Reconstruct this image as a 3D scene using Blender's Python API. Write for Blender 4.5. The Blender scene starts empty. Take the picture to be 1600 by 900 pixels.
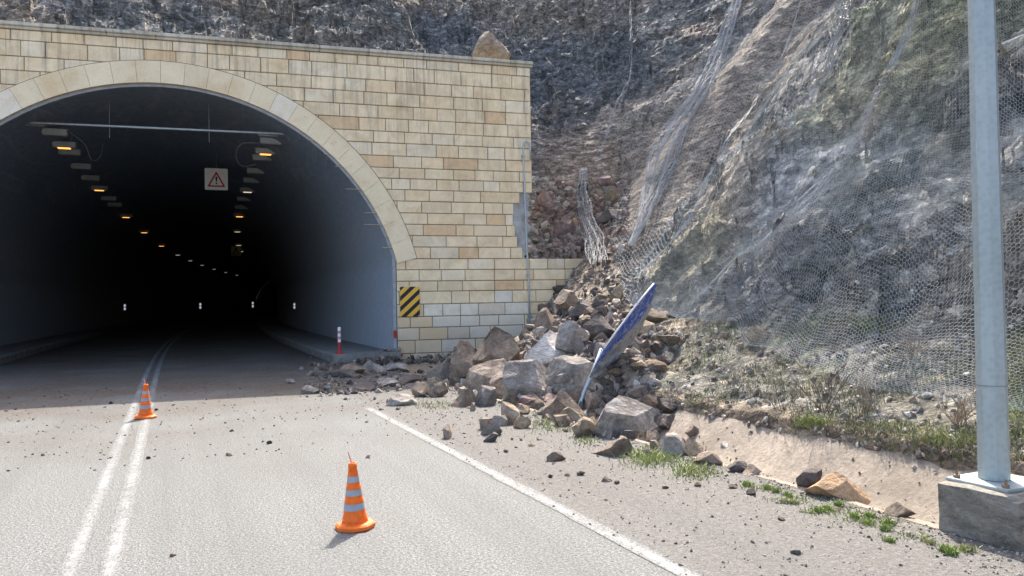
import bpy, bmesh, math, random
import numpy as np
from mathutils import Matrix, Vector, Euler

# ------------------------------------------------------------------ camera, sky, sun, exposure
S = bpy.context.scene
COL = S.collection
EYE = np.array([0.0, 0.0, 1.65])
FPX = 1230.0                       # focal length in pixels of a 1600 px wide picture


def cam_axes(vpx=270.0, vpy=480.0, roll=1.0):
    r = math.radians(roll)
    u = (vpx - 800) / FPX; v = (450 - vpy) / FPX
    ul = u * math.cos(r) + v * math.sin(r); vl = -u * math.sin(r) + v * math.cos(r)
    yaw = math.atan(ul); pitch = -math.atan(vl * math.cos(yaw)); a = -yaw
    fw = np.array([math.sin(a) * math.cos(pitch), math.cos(a) * math.cos(pitch), math.sin(pitch)])
    rt = np.array([math.cos(a), -math.sin(a), 0.0]); up = np.cross(rt, fw)
    return rt * math.cos(r) - up * math.sin(r), rt * math.sin(r) + up * math.cos(r), fw


RT, UP, FW = cam_axes()
cd = bpy.data.cameras.new('camera')
cam = bpy.data.objects.new('camera', cd); COL.objects.link(cam)
cd.sensor_width = 36.0; cd.lens = FPX / 1600 * 36.0; cd.clip_end = 2000; cd.clip_start = 0.05
m = Matrix([[RT[i], UP[i], -FW[i], EYE[i]] for i in range(3)] + [[0, 0, 0, 1]])
cam.matrix_world = m
S.camera = cam

SUN_AZ, SUN_EL = 32.0, 46.0        # degrees right of the road direction (+Y), above the horizon
w = bpy.data.worlds.new('World'); S.world = w; w.use_nodes = True
wn = w.node_tree.nodes; wl = w.node_tree.links
sky = wn.new('ShaderNodeTexSky'); sky.sky_type = 'NISHITA'; sky.sun_disc = False
sky.sun_elevation = math.radians(SUN_EL); sky.sun_rotation = math.radians(SUN_AZ)
sky.air_density = 0.8; sky.dust_density = 3.5; sky.ozone_density = 0.6
bg = wn['Background']; bg.inputs['Strength'].default_value = 0.15
wl.new(sky.outputs[0], bg.inputs[0])
sd = bpy.data.lights.new('sun', 'SUN'); sd.energy = 2.75; sd.angle = math.radians(0.53); sd.color = (1.0, 0.95, 0.87)
sun = bpy.data.objects.new('sun', sd); COL.objects.link(sun)
az, el = math.radians(SUN_AZ), math.radians(SUN_EL)
SV = Vector((math.sin(az) * math.cos(el), math.cos(az) * math.cos(el), math.sin(el)))
sun.rotation_euler = SV.to_track_quat('Z', 'Y').to_euler()
sun.location = (10, 10, 40)
S.view_settings.view_transform = 'Standard'; S.view_settings.look = 'None'
S.view_settings.gamma = 1.0; S.view_settings.use_curve_mapping = False
S.view_settings.exposure = 2.0
S.render.engine = 'CYCLES'
S.cycles.max_bounces = 6; S.cycles.diffuse_bounces = 4

RNG = random.Random(7)
NR = np.random.default_rng(11)


# ------------------------------------------------------------------ numpy noise
_perm = np.random.default_rng(3).permutation(256); _perm = np.concatenate([_perm, _perm, _perm])
_g = np.random.default_rng(5).normal(size=(256, 3)); _g /= np.linalg.norm(_g, axis=1)[:, None]


def pn(x, y, z):
    xi = np.floor(x).astype(int); yi = np.floor(y).astype(int); zi = np.floor(z).astype(int)
    xf = x - xi; yf = y - yi; zf = z - zi
    u = xf ** 3 * (xf * (xf * 6 - 15) + 10); v = yf ** 3 * (yf * (yf * 6 - 15) + 10); w_ = zf ** 3 * (zf * (zf * 6 - 15) + 10)
    xi &= 255; yi &= 255; zi &= 255

    def gr(a, b, c, dx, dy, dz):
        h = _perm[_perm[_perm[(xi + a) & 255] + ((yi + b) & 255)] + ((zi + c) & 255)]
        g = _g[h]
        return g[..., 0] * dx + g[..., 1] * dy + g[..., 2] * dz
    def L(a, b, t): return a + t * (b - a)
    x00 = L(gr(0, 0, 0, xf, yf, zf), gr(1, 0, 0, xf - 1, yf, zf), u)
    x10 = L(gr(0, 1, 0, xf, yf - 1, zf), gr(1, 1, 0, xf - 1, yf - 1, zf), u)
    x01 = L(gr(0, 0, 1, xf, yf, zf - 1), gr(1, 0, 1, xf - 1, yf, zf - 1), u)
    x11 = L(gr(0, 1, 1, xf, yf - 1, zf - 1), gr(1, 1, 1, xf - 1, yf - 1, zf - 1), u)
    return L(L(x00, x10, v), L(x01, x11, v), w_) * 1.4


def fbm(x, y, z, o=4, ridge=False):
    s = 0; a = 1.0; t = 0
    for i in range(o):
        n = pn(x + 17.3 * i, y - 9.1 * i, z + 4.7 * i)
        if ridge: n = 1 - 2 * np.abs(n)
        s = s + a * n; t += a; a *= 0.5; x = x * 2.03; y = y * 2.03; z = z * 2.03
    return s / t


def sst(a, b, x):
    t = np.clip((x - a) / (b - a), 0, 1); return t * t * (3 - 2 * t)


def facets(x, y, z):
    """tilted plane per cell: broken angular blocks"""
    xi = np.floor(x).astype(int); yi = np.floor(y).astype(int); zi = np.floor(z).astype(int)
    best = np.full(x.shape, 9.0); val = np.zeros(x.shape)
    for a in (-1, 0, 1):
        for b in (-1, 0, 1):
            for c in (-1, 0, 1):
                h = _perm[_perm[_perm[(xi + a) & 255] + ((yi + b) & 255)] + ((zi + c) & 255)]
                g = _g[h]; dx = x - (xi + a + g[..., 0] * .5 + .5); dy = y - (yi + b + g[..., 1] * .5 + .5); dz = z - (zi + c + g[..., 2] * .5 + .5)
                d = dx * dx + dy * dy + dz * dz
                g2 = _g[(h * 7 + 13) & 255]
                nb = d < best
                val = np.where(nb, .45 * (g2[..., 0] + 0) + (g2[..., 1] * dx + g2[..., 2] * dy + g2[..., 0] * dz) * .9, val); best = np.where(nb, d, best)
    return val


def worley(x, y, z):
    """distance to nearest cell point and a random value of that cell"""
    xi = np.floor(x).astype(int); yi = np.floor(y).astype(int); zi = np.floor(z).astype(int)
    best = np.full(x.shape, 9.0); val = np.zeros(x.shape); sec = np.full(x.shape, 9.0)
    for a in (-1, 0, 1):
        for b in (-1, 0, 1):
            for c in (-1, 0, 1):
                h = _perm[_perm[_perm[(xi + a) & 255] + ((yi + b) & 255)] + ((zi + c) & 255)]
                g = _g[h] * 0.5 + 0.5
                d = (xi + a + g[..., 0] - x) ** 2 + (yi + b + g[..., 1] - y) ** 2 + (zi + c + g[..., 2] - z) ** 2
                nb = d < best
                sec = np.where(nb, best, np.minimum(sec, d)); val = np.where(nb, h / 255.0, val); best = np.where(nb, d, best)
    return np.sqrt(best), np.sqrt(sec), val


# ------------------------------------------------------------------ terrain
DX0, DX1, DX2, DX3 = 4.88, 5.55, 5.95, 6.75      # ditch: lip, bottom left, bottom right, top


def x0h(Y): return 6.65 + 2.5 * sst(12.5, 20.5, Y)


def ditch_z(X):
    return np.interp(X, [DX0, DX0 + .12, DX1, DX2, DX3, DX3 + .1], [0, 0, -.36, -.36, .16, .2])


def hill_base(X, Y):
    """smooth hillside height and the 0..1 amount of bare rock"""
    t = X - x0h(Y)
    far = sst(12, 19, Y)
    b = np.interp(t, [-5, -.35, 0, 1.0, 2.0, 3.0, 40], [-4, -.6, .17, .52, 1.12, 2.1, 2.1 + 37 * 1.2])
    bf = np.interp(t, [-5, -.35, 0, 1.0, 3.0, 5.0, 40], [-4, -.6, .1, .7, 2.6, 4.3, 4.3 + 35 * 1.12])
    hR = b * (1 - far) + bf * far
    rock = sst(1.7, 2.6, t) * (1 - .5 * far)
    left = 1 - sst(8.6, 9.7, X)
    gul = 3.35 + (Y - 22.3) * .86
    back = 8.25 + np.maximum(0, Y - 24.3) * .74
    back = np.where(Y < 22.4, -9.0, back)
    hB = gul * (1 - left) + back * left
    wsd = (X - 5.893) * -.10453 + (Y - 22.107) * -.99452
    hB = np.where((X > 8.6) & (X < 12.7) & (wsd > -.45), -9, hB)
    hB = np.where((X >= 12.7) & (Y < 21.0), hB - 3 * (21 - Y), hB)
    hD = 3.9 + ((X - 12.9) * .74 + (Y - 22.0) * .67) * .98
    hD = np.where((X < 12.4) & (wsd > -.45), -9, hD - 12 * left - 2 * sst(13, 9, Y))
    k = 1.3 * sst(2.5, 6, np.maximum(hR, hB)) + .15
    mx = np.maximum(np.maximum(hR, hB), hD)
    h = mx + k * np.log(np.exp((hR - mx) / k) + np.exp((hB - mx) / k) + np.exp((hD - mx) / k)) * (1 - left)
    rock = np.where(hB > hR, sst(2.8, 4.5, Y - 22.3) * .9 + .1, rock)
    top = 30.0
    h = np.where(h > top, top + (h - top) * .2, h)
    return h, rock


def mound(X, Y):
    """debris fan heaped between the broken wing wall and the ditch"""
    xs_ = 5.2 + 3.9 * sst(15.5, 21.3, Y)
    sl = .36 + .75 * sst(16.5, 21.5, Y)
    end = sst(9.0, 12.0, Y)
    m_ = (X - xs_) * sl * (.25 + .75 * end) - (1 - end) * 1.6
    return m_ - .02


def disp(X, Y, Z, rock):
    a = -Y * .85 + X * .75 + Z * .3
    b = Z * 1.25 + Y * .26 - X * .22
    wv = fbm(X * .25, Y * .25, Z * .25, 3)
    low = .85 * fbm(X * .22 + 5, Y * .22, Z * .22, 3)
    led = fbm(a * .28 + wv, b * .95 + wv * 1.5, X * .2, 4, True)
    fine = fbm(a * 1.3 + 9, b * 4.2, X * .9, 3, True)
    saw = (b * .75 + 1.5 * wv + .35 * fbm(a * .8, b * .8, X * .5, 2)) % 1.0
    saw = np.where(saw < .82, saw / .82, (1 - saw) / .18) - .5
    wx = .35 * pn(X * 1.2, Y * 1.2, Z * 1.2)
    fc = .62 * facets(a * .28 + wx * .5 + 11, b * .62 + wx * .5, X * .3) + .50 * facets(a * .6 + wx, b * 1.0 + wx, X * .5) + .30 * facets(a * 1.2 + wx, b * 2.4 + wx, X * 1.3 + 7) + .095 * facets(a * 3.2 + wx, b * 5.5 + wx, X * 3.2 + 3)
    d = low + fc + .10 * led + .03 * fine + .22 * saw * sst(-.1, .35, fbm(X * .3, Y * .3 + 40, Z * .3, 2))
    grain = .03 * fbm(X * 3.1, Y * 3.1, Z * 3.1, 3)
    return d * rock + grain * (.5 + .5 * rock)


def terrain(X, Y, detail=True):
    X = np.asarray(X, float); Y = np.asarray(Y, float)
    h, rock = hill_base(X, Y)
    m_ = mound(X, Y)
    inm = (Y < 22.2)
    ish = np.where(inm & (m_ > h), 1.0, 0.0)
    z = np.where(inm, np.maximum(h, m_), h)
    if detail:
        z = z + disp(X, Y, z, rock * (1 - ish) + .12 * ish)
        # loose stones in the surface of bank and scree
        cob = (1 - rock) * .8 + .1
        d1, d2, v = worley(X * 2.6, Y * 2.6, z * 2.6)
        z = z + cob * .11 * np.clip(.75 - d1, 0, 1) * (.4 + v)
    return z


def floor_z(X, Y):
    X = np.asarray(X, float)
    z = np.where(X < DX0, 0.0, ditch_z(X))
    return np.where((np.asarray(Y) > 21.9), 0.0, z)


def surf(X, Y):
    X = np.asarray(X, float); Y = np.asarray(Y, float)
    t = terrain(X, Y)
    ok = (X > 4.4)
    return np.where(ok, np.maximum(t, floor_z(X, Y)), 0.0)


_gx = np.arange(4.4, 40, .06); _gy = np.arange(-6, 62, .06)
_GX, _GY = np.meshgrid(_gx, _gy, indexing='ij')
_SG = surf(_GX, _GY); _SG[_GX < 4.5] = 0.0
del _GX, _GY


def surfq(x, y):
    """fast lookup of surf()"""
    fx = np.clip((x - _gx[0]) / .06, 0, len(_gx) - 2.001); fy = np.clip((y - _gy[0]) / .06, 0, len(_gy) - 2.001)
    i = fx.astype(int); j = fy.astype(int); u = fx - i; v = fy - j
    z = _SG[i, j] * (1 - u) * (1 - v) + _SG[i + 1, j] * u * (1 - v) + _SG[i, j + 1] * (1 - u) * v + _SG[i + 1, j + 1] * u * v
    return np.where(x < 4.42, 0.0, z)


def ray(px, py):
    d = RT * (px - 800) / FPX + UP * (450 - py) / FPX + FW
    return d / np.linalg.norm(d)


def hit(px, py, zoff=0.0):
    """where the sight line through a point of the photograph meets ground, ditch, scree or hillside"""
    d = ray(px, py)
    t = np.arange(2.5, 75, .04)
    P = EYE + d * t[:, None]
    s_ = surfq(P[:, 0], P[:, 1]) + zoff
    i = np.argmax(P[:, 2] < s_)
    if not (P[:, 2] < s_).any(): i = len(t) - 1
    return P[i], t[i]


WA = math.radians(6.0)                        # the portal wall is 6 degrees off square
J = np.array([5.893, 22.107, 0.0])            # foot of the right jamb
WD = np.array([math.cos(WA), -math.sin(WA), 0]); WN = np.array([-math.sin(WA), -math.cos(WA), 0])


def xs(Y): return max(0.0, Y - 20.0) ** 2 / 1020.0      # tunnel bends to the right


def on_wall(px, py, out=0.0):
    d = ray(px, py); t = np.dot(J + WN * out - EYE, WN) / np.dot(d, WN)
    q = EYE + d * t
    return float(np.dot(q - J, WD)), float(q[2])


# ------------------------------------------------------------------ object helpers
def tag(o, label=None, cat=None, group=None, kind=None):
    if label: o['label'] = label
    if cat: o['category'] = cat
    if group: o['group'] = group
    if kind: o['kind'] = kind
    return o


def empty(name, loc=(0, 0, 0), rz=0.0):
    o = bpy.data.objects.new(name, None); COL.objects.link(o)
    o.location = loc; o.rotation_euler = (0, 0, rz); o.empty_display_size = .2
    return o


def mesh_np(name, V, F, mat, parent=None, smooth=False, col=None, loc=None):
    """V (n,3); F list of faces or int array (m,k)"""
    me = bpy.data.meshes.new(name)
    V = np.asarray(V, dtype=np.float32)
    if isinstance(F, np.ndarray):
        n, k = F.shape
        me.vertices.add(len(V)); me.vertices.foreach_set('co', V.ravel())
        me.loops.add(n * k); me.loops.foreach_set('vertex_index', F.astype(np.int32).ravel())
        me.polygons.add(n)
        me.polygons.foreach_set('loop_start', np.arange(0, n * k, k, dtype=np.int32))
        me.polygons.foreach_set('loop_total', np.full(n, k, dtype=np.int32))
        me.update(calc_edges=True)
    else:
        me.from_pydata([tuple(map(float, v)) for v in V], [], F)
        me.update()
    if col is not None:
        ca = me.color_attributes.new('Col', 'FLOAT_COLOR', 'POINT')
        c = np.ones((len(V), 4), np.float32); c[:, :3] = col
        ca.data.foreach_set('color', c.ravel())
    me.polygons.foreach_set('use_smooth', np.full(len(me.polygons), smooth))
    mats = mat if isinstance(mat, (list, tuple)) else [mat]
    for m_ in mats: me.materials.append(m_)
    o = bpy.data.objects.new(name, me); COL.objects.link(o)
    if parent: o.parent = parent
    if loc is not None: o.location = loc
    return o


class MB:
    def __init__(s): s.v = []; s.f = []; s.c = []; s.mi = []
    def add(s, vs, fs, col=None, mi=0):
        n = len(s.v); s.v += [tuple(v) for v in vs]; s.f += [tuple(i + n for i in f) for f in fs]
        s.c += [col or (1, 1, 1)] * len(vs); s.mi += [mi] * len(fs); return s
    def box(s, x0, y0, z0, x1, y1, z1, ch=0.0, col=None, mi=0):
        if ch <= 0:
            v = [(x, y, z) for z in (z0, z1) for y in (y0, y1) for x in (x0, x1)]
            return s.add(v, [(0, 2, 3, 1), (4, 5, 7, 6), (0, 1, 5, 4), (2, 6, 7, 3), (0, 4, 6, 2), (1, 3, 7, 5)], col, mi)
        bm = bmesh.new(); bmesh.ops.create_cube(bm, size=1)
        for v in bm.verts: v.co = ((x0 + x1) / 2 + v.co.x * (x1 - x0), (y0 + y1) / 2 + v.co.y * (y1 - y0), (z0 + z1) / 2 + v.co.z * (z1 - z0))
        bmesh.ops.bevel(bm, geom=list(bm.edges), offset=ch, segments=2, affect='EDGES')
        bm.verts.index_update()
        s.add([v.co[:] for v in bm.verts], [[v.index for v in f.verts] for f in bm.faces], col, mi); bm.free(); return s
    def tube(s, pts, r, n=8, col=None, mi=0, cap=True):
        pts = [Vector(p) for p in pts]; rs = r if isinstance(r, (list, tuple)) else [r] * len(pts)
        vs = []; fs = []; ref = Vector((0, 0, 1))
        d0 = (pts[1] - pts[0]).normalized()
        if abs(d0.dot(ref)) > .9: ref = Vector((1, 0, 0))
        a = d0.cross(ref).normalized()
        for i, p in enumerate(pts):
            d = (pts[min(i + 1, len(pts) - 1)] - pts[max(i - 1, 0)]).normalized()
            a = (a - d * a.dot(d)).normalized(); b = d.cross(a)
            for k in range(n):
                t = 2 * math.pi * k / n; vs.append(p + (a * math.cos(t) + b * math.sin(t)) * rs[i])
        for i in range(len(pts) - 1):
            for k in range(n):
                k2 = (k + 1) % n; fs.append((i * n + k, i * n + k2, (i + 1) * n + k2, (i + 1) * n + k))
        if cap:
            fs.append(tuple(range(n))[::-1]); fs.append(tuple((len(pts) - 1) * n + k for k in range(n)))
        return s.add(vs, fs, col, mi)
    def lathe(s, prof, n=24, col=None, mi=0, c=(0, 0)):
        vs = []; fs = []
        for (r, z) in prof:
            for k in range(n):
                t = 2 * math.pi * k / n; vs.append((c[0] + r * math.cos(t), c[1] + r * math.sin(t), z))
        for i in range(len(prof) - 1):
            for k in range(n):
                k2 = (k + 1) % n; fs.append((i * n + k, i * n + k2, (i + 1) * n + k2, (i + 1) * n + k))
        return s.add(vs, fs, col, mi)
    def poly(s, pts, col=None, mi=0): return s.add(pts, [tuple(range(len(pts)))], col, mi)
    def prism(s, outline, y0, y1, col=None, mi=0):
        """outline of (x,z), extruded from y0 (front) to y1 (back)"""
        n = len(outline); v = [(x, y0, z) for x, z in outline] + [(x, y1, z) for x, z in outline]
        f = [tuple(range(n)), tuple(range(2 * n - 1, n - 1, -1))] + [((i + 1) % n, i, i + n, (i + 1) % n + n) for i in range(n)]
        return s.add(v, f, col, mi)
    def build(s, name, mat, parent=None, smooth=False, usecol=False):
        o = mesh_np(name, np.array(s.v), [list(f) for f in s.f], mat, parent, smooth, np.array(s.c) if usecol else None)
        if any(s.mi): o.data.polygons.foreach_set('material_index', s.mi)
        return o


# ------------------------------------------------------------------ materials
class NT:
    def __init__(s, name):
        s.m = bpy.data.materials.new(name); s.m.use_nodes = True; s.n = s.m.node_tree.nodes; s.l = s.m.node_tree.links
        s.b = s.n['Principled BSDF']; s.b.inputs['Roughness'].default_value = .9
        s.b.inputs['Specular IOR Level'].default_value = .25
    def put(s, inp, v):
        if hasattr(v, 'is_linked') or hasattr(v, 'links'): s.l.new(v, inp)
        else:
            if isinstance(v, (tuple, list)) and len(v) == 3 and len(inp.default_value) == 4: v = (*v, 1)
            inp.default_value = v
    def coord(s, kind='Object'): return s.n.new('ShaderNodeTexCoord').outputs[kind]
    def mapping(s, vec, scale=(1, 1, 1), rot=(0, 0, 0)):
        n = s.n.new('ShaderNodeMapping'); s.put(n.inputs[0], vec); n.inputs['Scale'].default_value = scale; n.inputs['Rotation'].default_value = rot; return n.outputs[0]
    def noise(s, vec, scale, det=4, rough=.55, dist=0, out='Fac'):
        n = s.n.new('ShaderNodeTexNoise'); s.put(n.inputs['Vector'], vec); n.inputs['Scale'].default_value = scale
        n.inputs['Detail'].default_value = det; n.inputs['Roughness'].default_value = rough; n.inputs['Distortion'].default_value = dist; return n.outputs[out]
    def voro(s, vec, scale, feat='F1', out='Distance'):
        n = s.n.new('ShaderNodeTexVoronoi'); n.feature = feat; s.put(n.inputs['Vector'], vec); n.inputs['Scale'].default_value = scale; return n.outputs[out]
    def ramp(s, fac, pts):
        n = s.n.new('ShaderNodeValToRGB'); s.put(n.inputs[0], fac); e = n.color_ramp.elements
        while len(e) < len(pts): e.new(.5)
        for i, (p, c) in enumerate(pts):
            e[i].position = p; e[i].color = (*(c if isinstance(c, (tuple, list)) else (c, c, c)), 1)
        return n.outputs[0]
    def mix(s, fac, a, b, mode='MIX'):
        n = s.n.new('ShaderNodeMix'); n.data_type = 'RGBA'; n.blend_type = mode
        s.put(n.inputs[0], fac); s.put(n.inputs[6], a); s.put(n.inputs[7], b); return n.outputs[2]
    def math(s, op, a, b=0.0, c=0.0):
        n = s.n.new('ShaderNodeMath'); n.operation = op; s.put(n.inputs[0], a); s.put(n.inputs[1], b)
        if op in ('MULTIPLY_ADD',): s.put(n.inputs[2], c)
        return n.outputs[0]
    def sep(s, vec):
        n = s.n.new('ShaderNodeSeparateXYZ'); s.put(n.inputs[0], vec); return n.outputs
    def attr(s, name='Col'):
        n = s.n.new('ShaderNodeAttribute'); n.attribute_name = name; return n.outputs['Color']
    def rand(s): return s.n.new('ShaderNodeObjectInfo').outputs['Random']
    def bump(s, h, strength=.5, dist=.02):
        n = s.n.new('ShaderNodeBump'); s.put(n.inputs['Height'], h); n.inputs['Strength'].default_value = strength; n.inputs['Distance'].default_value = dist
        s.l.new(n.outputs[0], s.b.inputs['Normal']); return n
    def base(s, c): s.put(s.b.inputs['Base Color'], c); return s
    def rough(s, v): s.put(s.b.inputs['Roughness'], v); return s
    def metal(s, v): s.b.inputs['Metallic'].default_value = v; return s
    def emit(s, c, k): s.put(s.b.inputs['Emission Color'], c); s.b.inputs['Emission Strength'].default_value = k; return s


def world_pos(t):
    n = t.n.new('ShaderNodeNewGeometry'); return n.outputs['Position']


def mat_plain(name, c, rough=.7, var=.15, scale=8, metal=0.0):
    t = NT(name); v = t.noise(t.coord(), scale, 4)
    a = tuple(x * (1 - var) for x in c); b = tuple(min(1, x * (1 + var)) for x in c)
    t.base(t.ramp(v, [(.3, a), (.7, b)])).rough(rough).metal(metal); return t.m


def mat_rock(name, c1, c2, c3, streak=False):
    t = NT(name); v = t.coord(); r = t.rand()
    n0 = t.n.new('ShaderNodeVectorMath'); n0.operation = 'ADD'; t.l.new(v, n0.inputs[0]); t.l.new(r, n0.inputs[1]); v = n0.outputs[0]
    if streak: v = t.mapping(v, (1, 1, 3.2), (.5, .35, 0))
    a = t.noise(v, 3.2, 6, .65, .4); b = t.noise(v, 14, 5, .7); c = t.noise(v, 60, 3, .7)
    col = t.ramp(a, [(.32, c1), (.52, c2), (.70, c3)])
    col = t.mix(t.ramp(b, [(.35, .55), (.6, 0.0)]), col, (.045, .042, .042))
    col = t.mix(t.ramp(c, [(.55, 0.0), (.8, .55)]), col, tuple(min(1, x * 1.7) for x in c2))
    br = t.math('MULTIPLY_ADD', r, .45, .78)
    n = t.n.new('ShaderNodeVectorMath'); n.operation = 'SCALE'; t.l.new(col, n.inputs[0]); t.l.new(br, n.inputs['Scale'])
    t.base(n.outputs[0]).rough(.92)
    h = t.math('ADD', t.math('MULTIPLY', b, .6), t.math('MULTIPLY', c, .25)); h = t.math('ADD', h, t.math('MULTIPLY', a, 1.0))
    t.bump(h, .9, .05); return t.m


ROCK = dict(
    brown=mat_rock('rock_brown', (.15, .106, .074), (.275, .205, .145), (.43, .34, .25)),
    grey=mat_rock('rock_grey', (.15, .125, .103), (.28, .24, .20), (.46, .405, .345)),
    tan=mat_rock('rock_tan', (.22, .155, .095), (.36, .27, .175), (.50, .40, .28)),
    orange=mat_rock('rock_orange', (.28, .16, .08), (.42, .26, .14), (.50, .36, .22)),
    dark=mat_rock('rock_dark', (.065, .052, .045), (.13, .105, .09), (.22, .185, .16)),
    pale=mat_rock('rock_pale', (.44, .37, .31), (.62, .54, .46), (.80, .72, .62), True),
    red=mat_rock('rock_red', (.17, .11, .09), (.27, .18, .15), (.36, .26, .22)),
)

# ------------------------------------------------------------------ ground, road, markings


def mat_asphalt():
    t = NT('asphalt'); v = world_pos(t)
    n1 = t.noise(v, .35, 5, .6); n2 = t.noise(t.mapping(v, (1.0, .25, 1)), 1.3, 4, .6); f = t.noise(v, 48, 4, .85); g = t.voro(v, 70)
    f2 = t.noise(v, 130, 2, .8)
    base = t.ramp(f, [(.36, (.022, .023, .021)), (.5, (.112, .115, .106)), (.64, (.33, .333, .31))])
    base = t.mix(.38, base, t.ramp(f2, [(.38, (.05, .05, .048)), (.62, (.26, .255, .24))]))
    base = t.mix(t.ramp(g, [(.10, .5), (.35, 0.0)]), base, (.42, .41, .40))
    # pale brown dust, thicker toward the portal and beyond the edge line
    s = t.sep(v)
    near = t.math('SMOOTH_MIN', t.math('MULTIPLY', t.math('SUBTRACT', s[1], 6.5), .13), .95, .3)
    side = t.math('MULTIPLY', t.math('SUBTRACT', s[0], 2.6), 1.6)
    side = t.math('MINIMUM', t.math('MAXIMUM', side, 0.0), .62)
    d = t.math('MULTIPLY', t.math('MAXIMUM', near, 0.0), t.ramp(n1, [(.36, 0.1), (.62, 1.0)]))
    d = t.math('MAXIMUM', d, t.math('MULTIPLY', side, t.ramp(n1, [(.25, .7), (.6, 1.0)])))
    dust = t.ramp(t.noise(v, 22, 5, .75), [(.34, (.034, .028, .023)), (.5, (.098, .083, .068)), (.68, (.225, .195, .162))])
    base = t.mix(d, base, dust)
    base = t.mix(t.ramp(n2, [(.35, .22), (.6, 0.0)]), base, (.11, .105, .10))
    wt = t.noise(t.mapping(v, (1.6, .05, 1)), 1.2, 3, .5)
    base = t.mix(t.ramp(wt, [(.36, .22), (.52, 0.0)]), base, (.085, .082, .078))
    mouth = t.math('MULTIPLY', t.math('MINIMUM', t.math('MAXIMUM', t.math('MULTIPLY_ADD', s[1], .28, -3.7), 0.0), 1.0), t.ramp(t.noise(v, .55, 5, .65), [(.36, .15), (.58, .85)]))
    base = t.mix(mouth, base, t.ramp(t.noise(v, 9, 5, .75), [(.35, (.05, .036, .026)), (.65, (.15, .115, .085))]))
    t.base(base).rough(.93)
    t.bump(t.math('ADD', f, t.math('MULTIPLY', g, -.8)), .7, .012); return t.m


M_ASPH = mat_asphalt()


def mat_paint(name):
    t = NT(name); v = world_pos(t)
    f = t.noise(v, 75, 3, .8); w_ = t.noise(v, 9, 5, .75); l = t.noise(v, 1.1, 3, .6)
    keep = t.math('ADD', t.math('MULTIPLY', w_, .75), t.math('MULTIPLY', f, .45)); keep = t.math('ADD', keep, t.math('MULTIPLY', l, .5)); keep = t.math('MULTIPLY', t.math('ADD', keep, t.math('MULTIPLY_ADD', t.sep(t.attr())[0], .26, -.20)), .8)
    a = t.ramp(keep, [(.64, 0.0), (.80, 1.0)])
    asp = t.ramp(f, [(.36, (.045, .045, .044)), (.5, (.13, .13, .122)), (.64, (.26, .26, .245))])
    t.base(t.mix(a, asp, t.mix(t.noise(v, 40, 3), (.19, .188, .178), (.26, .257, .246)))).rough(.8)
    t.bump(f, .5, .01); return t.m


M_PAINT = mat_paint('worn_road_paint')


def strip(name, x_of_y, w_of, ys, z, mat):
    V = []; F = []
    for i, y in enumerate(ys):
        c = x_of_y(y); hw = w_of(y) / 2; e = .006 * math.sin(y * 37) + RNG.uniform(-.006, .006)
        V += [(c - hw + e, y, z), (c - hw * .33, y, z), (c + hw * .33, y, z), (c + hw + RNG.uniform(-.008, .008), y, z)]
        if i:
            for k in range(3): F.append((4 * i - 4 + k, 4 * i - 3 + k, 4 * i + 1 + k, 4 * i + k))
    c_ = np.tile(np.array([[0, 0, 0], [1, 1, 1], [1, 1, 1], [0, 0, 0]]), (len(V) // 4, 1))
    return mesh_np(name, np.array(V), F, mat, None, False, c_)


ys = [-12 + i * .5 for i in range(68)] + [22 + i * 2 for i in range(80)]
V = []; F = []
for i, y in enumerate(ys):
    xl, xr = (-9.5, DX0 + .012) if y < 22 else (-6.5 + xs(y), 6.3 + xs(y))
    for k in range(9): V.append((xl + (xr - xl) * k / 8, y, 0.0))
    if i:
        for k in range(8): F.append((9 * i - 9 + k, 9 * i - 8 + k, 9 * i + 1 + k, 9 * i + k))
tag(mesh_np('road', np.array(V), F, M_ASPH), kind='structure')
t = NT('soil'); v = world_pos(t)
t.base(t.ramp(t.noise(v, 6, 6, .7), [(.3, (.10, .08, .06)), (.7, (.24, .20, .155))])); M_SOIL = t.m
gv = [(-300, -200, -.5), (4.0, -200, -.5), (300, -200, -.5), (300, 400, -.5), (-300, 400, -.5)]
tag(mesh_np('ground', np.array([(-300, -200, -.6), (300, -200, -.6), (300, 400, -.6), (-300, 400, -.6)]), [(0, 1, 2, 3)], M_SOIL), kind='structure')
tag(mesh_np('verge', np.array([(-9.5, -12, -.02), (-9.5, 24, -.02), (-60, 24, .6), (-60, -12, .6), (-60, -60, .6), (DX0, -60, -.02), (DX0, -12, -.02)]),
            [(0, 1, 2, 3), (0, 3, 4, 5, 6)], M_SOIL), kind='structure')
yn = np.concatenate([np.arange(-12, 24, .25), np.arange(24, 90, 2)])
tag(strip('centre_line', lambda y: -.61 + xs(y), lambda y: .115, yn, .004, M_PAINT), kind='structure')
tag(strip('centre_line', lambda y: -.375 + xs(y), lambda y: .125, yn, .004, M_PAINT), kind='structure')
tag(strip('edge_line', lambda y: 2.79, lambda y: .13, np.arange(-12, 12.4, .25), .004, M_PAINT), kind='structure')

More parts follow.
